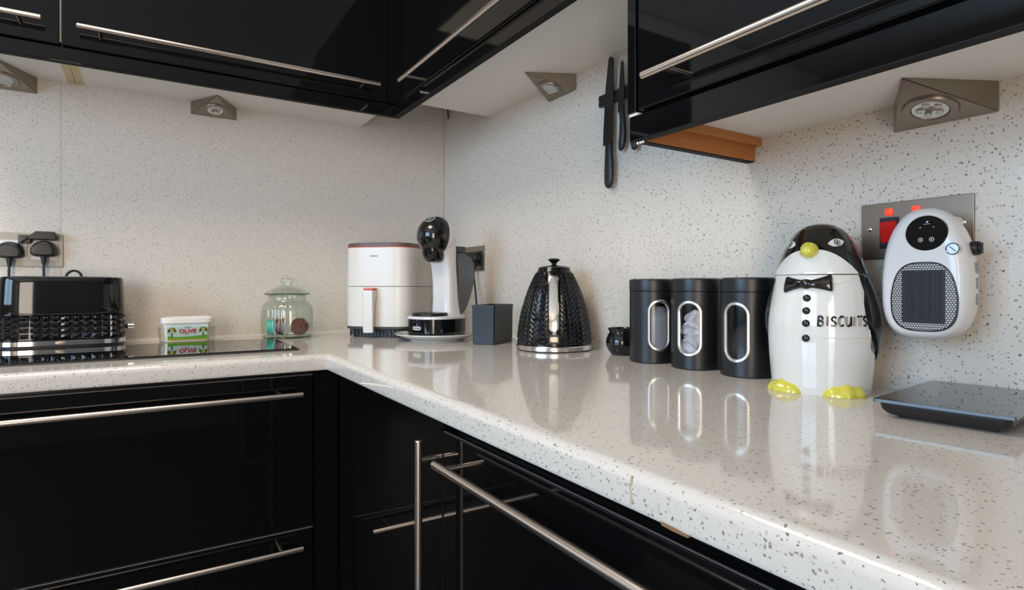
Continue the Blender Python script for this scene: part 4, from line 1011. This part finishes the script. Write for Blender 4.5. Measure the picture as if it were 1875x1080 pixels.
# feet
for s, ph in ((-1, R(-33)), (1, R(45))):
    bm = NB()
    ball(bm, (0, 0, 0), 0.0265, 0.022, 0.0185, 48, 24, fn=lambda p: Vector((p.x * (1 + (0.16 if p.y < 0 else 0)), p.y * (1 + 0.06 * math.cos(p.x * 330)), max(0.0, p.z) * (1 + 0.05 * math.cos(p.x * 330)))))
    c = pp(ph, 0.01, -0.008); c.z = 0.0002
    o = obj('foot', bm, M['yellow'], t, loc=c, rot=(0, 0, ph * 0.8), angle=60); o['label'] = 'yellow webbed foot'

# ------------------------------------------------------------------ socket on the side wall and the plug-in heater
t = thing('double_socket', 'brushed metal double socket with red switches behind the plug-in heater', 'socket', (0, -1.6474, 1.1683))
bm = NB(); box(bm, -0.0045, -0.0002, -0.0758, 0.0758, -0.0443, 0.0443, 0.0012, 2); obj('face_plate', bm, M['plate'], t)
for y in (0.034, -0.004):
    obj('neon_lamp', box(NB(), -0.0085, -0.004, y - 0.0055, y + 0.0055, 0.0235, 0.0345, 0.002, 3), M['redlamp'], t)
for y in (0.034, -0.004):
    bm = NB(); box(bm, -0.0060, -0.004, y - 0.014, y + 0.014, -0.028, 0.0205, 0.001, 1); sf = obj('switch_frame', bm, M['blackpl'], t)
    bm = NB(); prism(bm, [(-0.005, -0.020), (-0.0075, -0.018), (-0.0105, 0.012), (-0.008, 0.014), (-0.005, 0.014)], 'y', y - 0.0115, y + 0.0115, 0.0006, 1)
    bmesh.ops.transform(bm, matrix=Matrix.Identity(4), verts=bm.verts[:]); 
    for v in bm.verts: v.co = Vector((v.co.x, v.co.y, v.co.z))
    obj('rocker', bm, M['red'], t)
for y in (0.063, -0.063):
    bm = NB(); ball(bm, (-0.0045, y, 0.004), 0.0018, 0.0042, 0.0042, 16, 10); obj('screw', bm, M['chrome'], t)

t = thing('plug_in_heater', 'white plug-in fan heater with black display and mesh grille on the wall', 'heater', (-0.032, -1.6915, 1.0075), R(-90))
def ho(k, n, sc=1.0, hw=0.0525):
    a = 2 * PI * k / n; up_ = math.sin(a) >= 0
    x, z = sup(a, hw, 0.104 if up_ else 0.078, 2.35 if up_ else 3.3)
    x *= 1 - 0.05 * max(0, z) / 0.104
    return (x * sc, 0.078 + z * sc)
def hring(y, sc, n=96): return [(ho(k, n, sc)[0], y, ho(k, n, sc)[1]) for k in range(n)]
bm = NB(); rings(bm, [hring(0.0, 0.86), hring(-0.002, 0.90), hring(-0.012, 0.955), hring(-0.026, 0.99), hring(-0.040, 1.0), hring(-0.050, 0.985), hring(-0.0565, 0.945), hring(-0.0602, 0.89), hring(-0.062, 0.82), hring(-0.0625, 0.70)])
body = obj('body', bm, M['white'], t, angle=60)
YFH = -0.0625
bm = NB(); box(bm, -0.020, 0.020, -0.004, 0.027, 0.120, 0.172, 0.004, 2); obj('plug_block', bm, M['white'], t)
def disc(bm, cx, cz, r, y0, y1, rx=1.0, n=40, bevel=0.001):
    rings(bm, [[(cx + (r) * rx * math.cos(2 * PI * k / n), y0, cz + r * math.sin(2 * PI * k / n)) for k in range(n)],
               [(cx + (r) * rx * math.cos(2 * PI * k / n), y1 + bevel, cz + r * math.sin(2 * PI * k / n)) for k in range(n)],
               [(cx + (r - bevel) * rx * math.cos(2 * PI * k / n), y1, cz + (r - bevel) * math.sin(2 * PI * k / n)) for k in range(n)]])
bm = NB(); disc(bm, 0.0085, 0.1455, 0.0238, -0.055, -0.0636, 1.06); dp = obj('display', bm, M['blackgl'], t); dp['label'] = 'round black touch display'
bm = NB(); YD = -0.0640
def ringflat(bm, cx, cz, r0, r1, y, n=24, a0=0, a1=360):
    k = max(3, int(n * (a1 - a0) / 360)); rws = []
    for i in range(k + 1):
        a = R(a0 + (a1 - a0) * i / k); rws.append([(cx + r0 * math.cos(a), y, cz + r0 * math.sin(a)), (cx + r1 * math.cos(a), y, cz + r1 * math.sin(a))])
    rings(bm, rws, False, False, closed=False)
for cx in (0.0025, 0.0157):
    ringflat(bm, cx, 0.1365, 0.0022, 0.0030, YD); ringflat(bm, cx, 0.1365, 0.0, 0.0009, YD, 12)
def fl(bm, pts, y, dx=0.0095): bm.faces.new([bm.verts.new((x + dx, y, z)) for x, z in pts])
fl(bm, [(-0.0035, 0.1572), (0.0045, 0.1576), (0.0045, 0.1581), (-0.0035, 0.1577)], YD)
fl(bm, [(-0.0008, 0.1595), (0.0012, 0.1592), (0.0030, 0.1620), (0.0018, 0.1612), (0.0006, 0.1620)], YD)
for s in (-1, 1): fl(bm, [(0.0006 + s * 0.0065, 0.1535), (0.0006 + s * 0.0088, 0.1522), (0.0006 + s * 0.0092, 0.1528), (0.0006 + s * 0.0070, 0.1541)], YD)
obj('display_icons', bm, M['lcd_grey'], dp, smooth=False)
bm = NB(); disc(bm, 0.0395, 0.1225, 0.0080, -0.056, -0.0638, 1.0, 32, 0.0008); bd = obj('badge', bm, M['silver'], t)
bm = NB(); ringflat(bm, 0.0395, 0.1225, 0.0066, 0.0078, -0.0641, 40, 20, 195); ringflat(bm, 0.0395, 0.1225, 0.0066, 0.0078, -0.0641, 40, 215, 375)
a = R(-45); d = Vector((math.cos(a), math.sin(a))); n_ = Vector((-d.y, d.x)) * 0.0005; c = Vector((0.0395, 0.1225))
fl(bm, [tuple(c - d * 0.005 - n_), tuple(c + d * 0.005 - n_), tuple(c + d * 0.005 + n_), tuple(c - d * 0.005 + n_)], -0.0641, 0.0)
obj('badge_ring', bm, M['blackpl'], bd, smooth=False)
# grille: dark rounded frame, perforated plate, recessed heating core
def go(k, n, sc=1.0):
    a = 2 * PI * k / n; x, z = sup(a, 0.0405, 0.0475, 3.2); x *= 1 - 0.16 * max(-0.3, z / 0.0475) if z > 0 else 1.0
    return (0.005 + x * sc, 0.0590 + z * sc)
n = 80
bm = NB(); rings(bm, [[(go(k, n, s)[0], y, go(k, n, s)[1]) for k in range(n)] for s, y in ((1.0, -0.055), (1.0, -0.0632), (0.965, -0.0638), (0.955, -0.0625), (0.955, -0.055))], False, False)
obj('grille_frame', bm, M['slate'], t)
bm = NB()                                              # perforated plate with a square opening
ins = []
for k in range(n):
    x, z = go(k, n, 1.0); x, z = x - 0.005, z - 0.0590
    f = max(abs(x) / 0.0262, abs(z) / 0.0365); ins.append((0.005 + x / f, 0.0590 + z / f))
r0 = [bm.verts.new((go(k, n, 0.96)[0], -0.0630, go(k, n, 0.96)[1])) for k in range(n)]; r1 = [bm.verts.new((x, -0.0630, z)) for x, z in ins]; r2 = [bm.verts.new((x, -0.0560, z)) for x, z in ins]
for i in range(n):
    j = (i + 1) % n; bm.faces.new((r0[i], r0[j], r1[j], r1[i])); bm.faces.new((r1[i], r1[j], r2[j], r2[i]))
gp = obj('mesh_plate', bm, M['holes'], t, smooth=False); gp['label'] = 'perforated silver mesh surround'
core = obj('heating_core', box(NB(), -0.0215, 0.0315, -0.0629, -0.0620, 0.0220, 0.0960), M['rubber'], t, smooth=False)
for cx in (-0.0110, 0.0, 0.0105, 0.0215):
    bm = NB()
    for q in range(40):
        z = 0.0255 + 0.0670 * q / 39
        box(bm, cx - 0.0042, cx + 0.0042, -0.0637, -0.0627, z - 0.0005, z + 0.0005)
    o = obj('heating_fin', bm, M['rubber'], core, smooth=False); o['kind'] = 'stuff'
for cx in (-0.0110, 0.0, 0.0105, 0.0215):
    bm = NB(); tube(bm, [(cx, -0.0633, 0.025), (cx, -0.0633, 0.0930)], 0.0009, 8); obj('heating_rod', bm, M['slate'], core)
bm = NB(); tube(bm, [(0.046, -0.022, 0.124), (0.0545, -0.022, 0.124)], 0.0095, 18); tube(bm, [(0.054, -0.022, 0.124), (0.0565, -0.022, 0.124)], 0.006, 14); box(bm, 0.053, 0.0585, -0.0235, -0.0205, 0.1165, 0.1315, 0.0006, 1)
obj('knob', bm, M['blackpl'], t)
for q in range(3):
    z = 0.098 - q * 0.021; bm = NB(); box(bm, 0.046, 0.0529, -0.024, -0.020, z - 0.0075, z + 0.0075, 0.0008, 1); obj('side_slot', bm, M['printgrey'], t)

# ------------------------------------------------------------------ kitchen scale
t = thing('kitchen_scale', 'flat black glass kitchen scale on the worktop in front of the heater', 'kitchen scale', (-0.118, -1.7545, CT), R(6))
def rc(hx, hy, z, r=0.006, n=6):
    out = []
    for sx, sy, a0 in ((1, -1, -90), (1, 1, 0), (-1, 1, 90), (-1, -1, 180)):
        for k in range(n + 1):
            a = R(a0 + 90 * k / n); out.append((sx * (hx - r) + r * math.cos(a), sy * (hy - r) + r * math.sin(a), z))
    return out
bm = NB(); rings(bm, [rc(0.092, 0.051, 0.0025, 0.01), rc(0.099, 0.058, 0.0045, 0.01), rc(0.1035, 0.0625, 0.010, 0.009), rc(0.1045, 0.0635, 0.0170, 0.008), rc(0.1045, 0.0635, 0.0186, 0.008)]); obj('body', bm, M['blackpl'], t, angle=50)
bm = NB(); rings(bm, [rc(0.1090, 0.0672, 0.0187, 0.002), rc(0.1095, 0.0677, 0.0192, 0.002), rc(0.1095, 0.0677, 0.0226, 0.002), rc(0.1093, 0.0675, 0.0228, 0.002)]); obj('glass_top', bm, M['glassblack'], t, smooth=False)
for sx in (-1, 1):
    for sy in (-1, 1):
        bm = NB(); lathe(bm, [(0.007, 0.0), (0.008, 0.001), (0.008, 0.004)], 16, sx * 0.08, sy * 0.042); obj('foot', bm, M['rubber'], t)
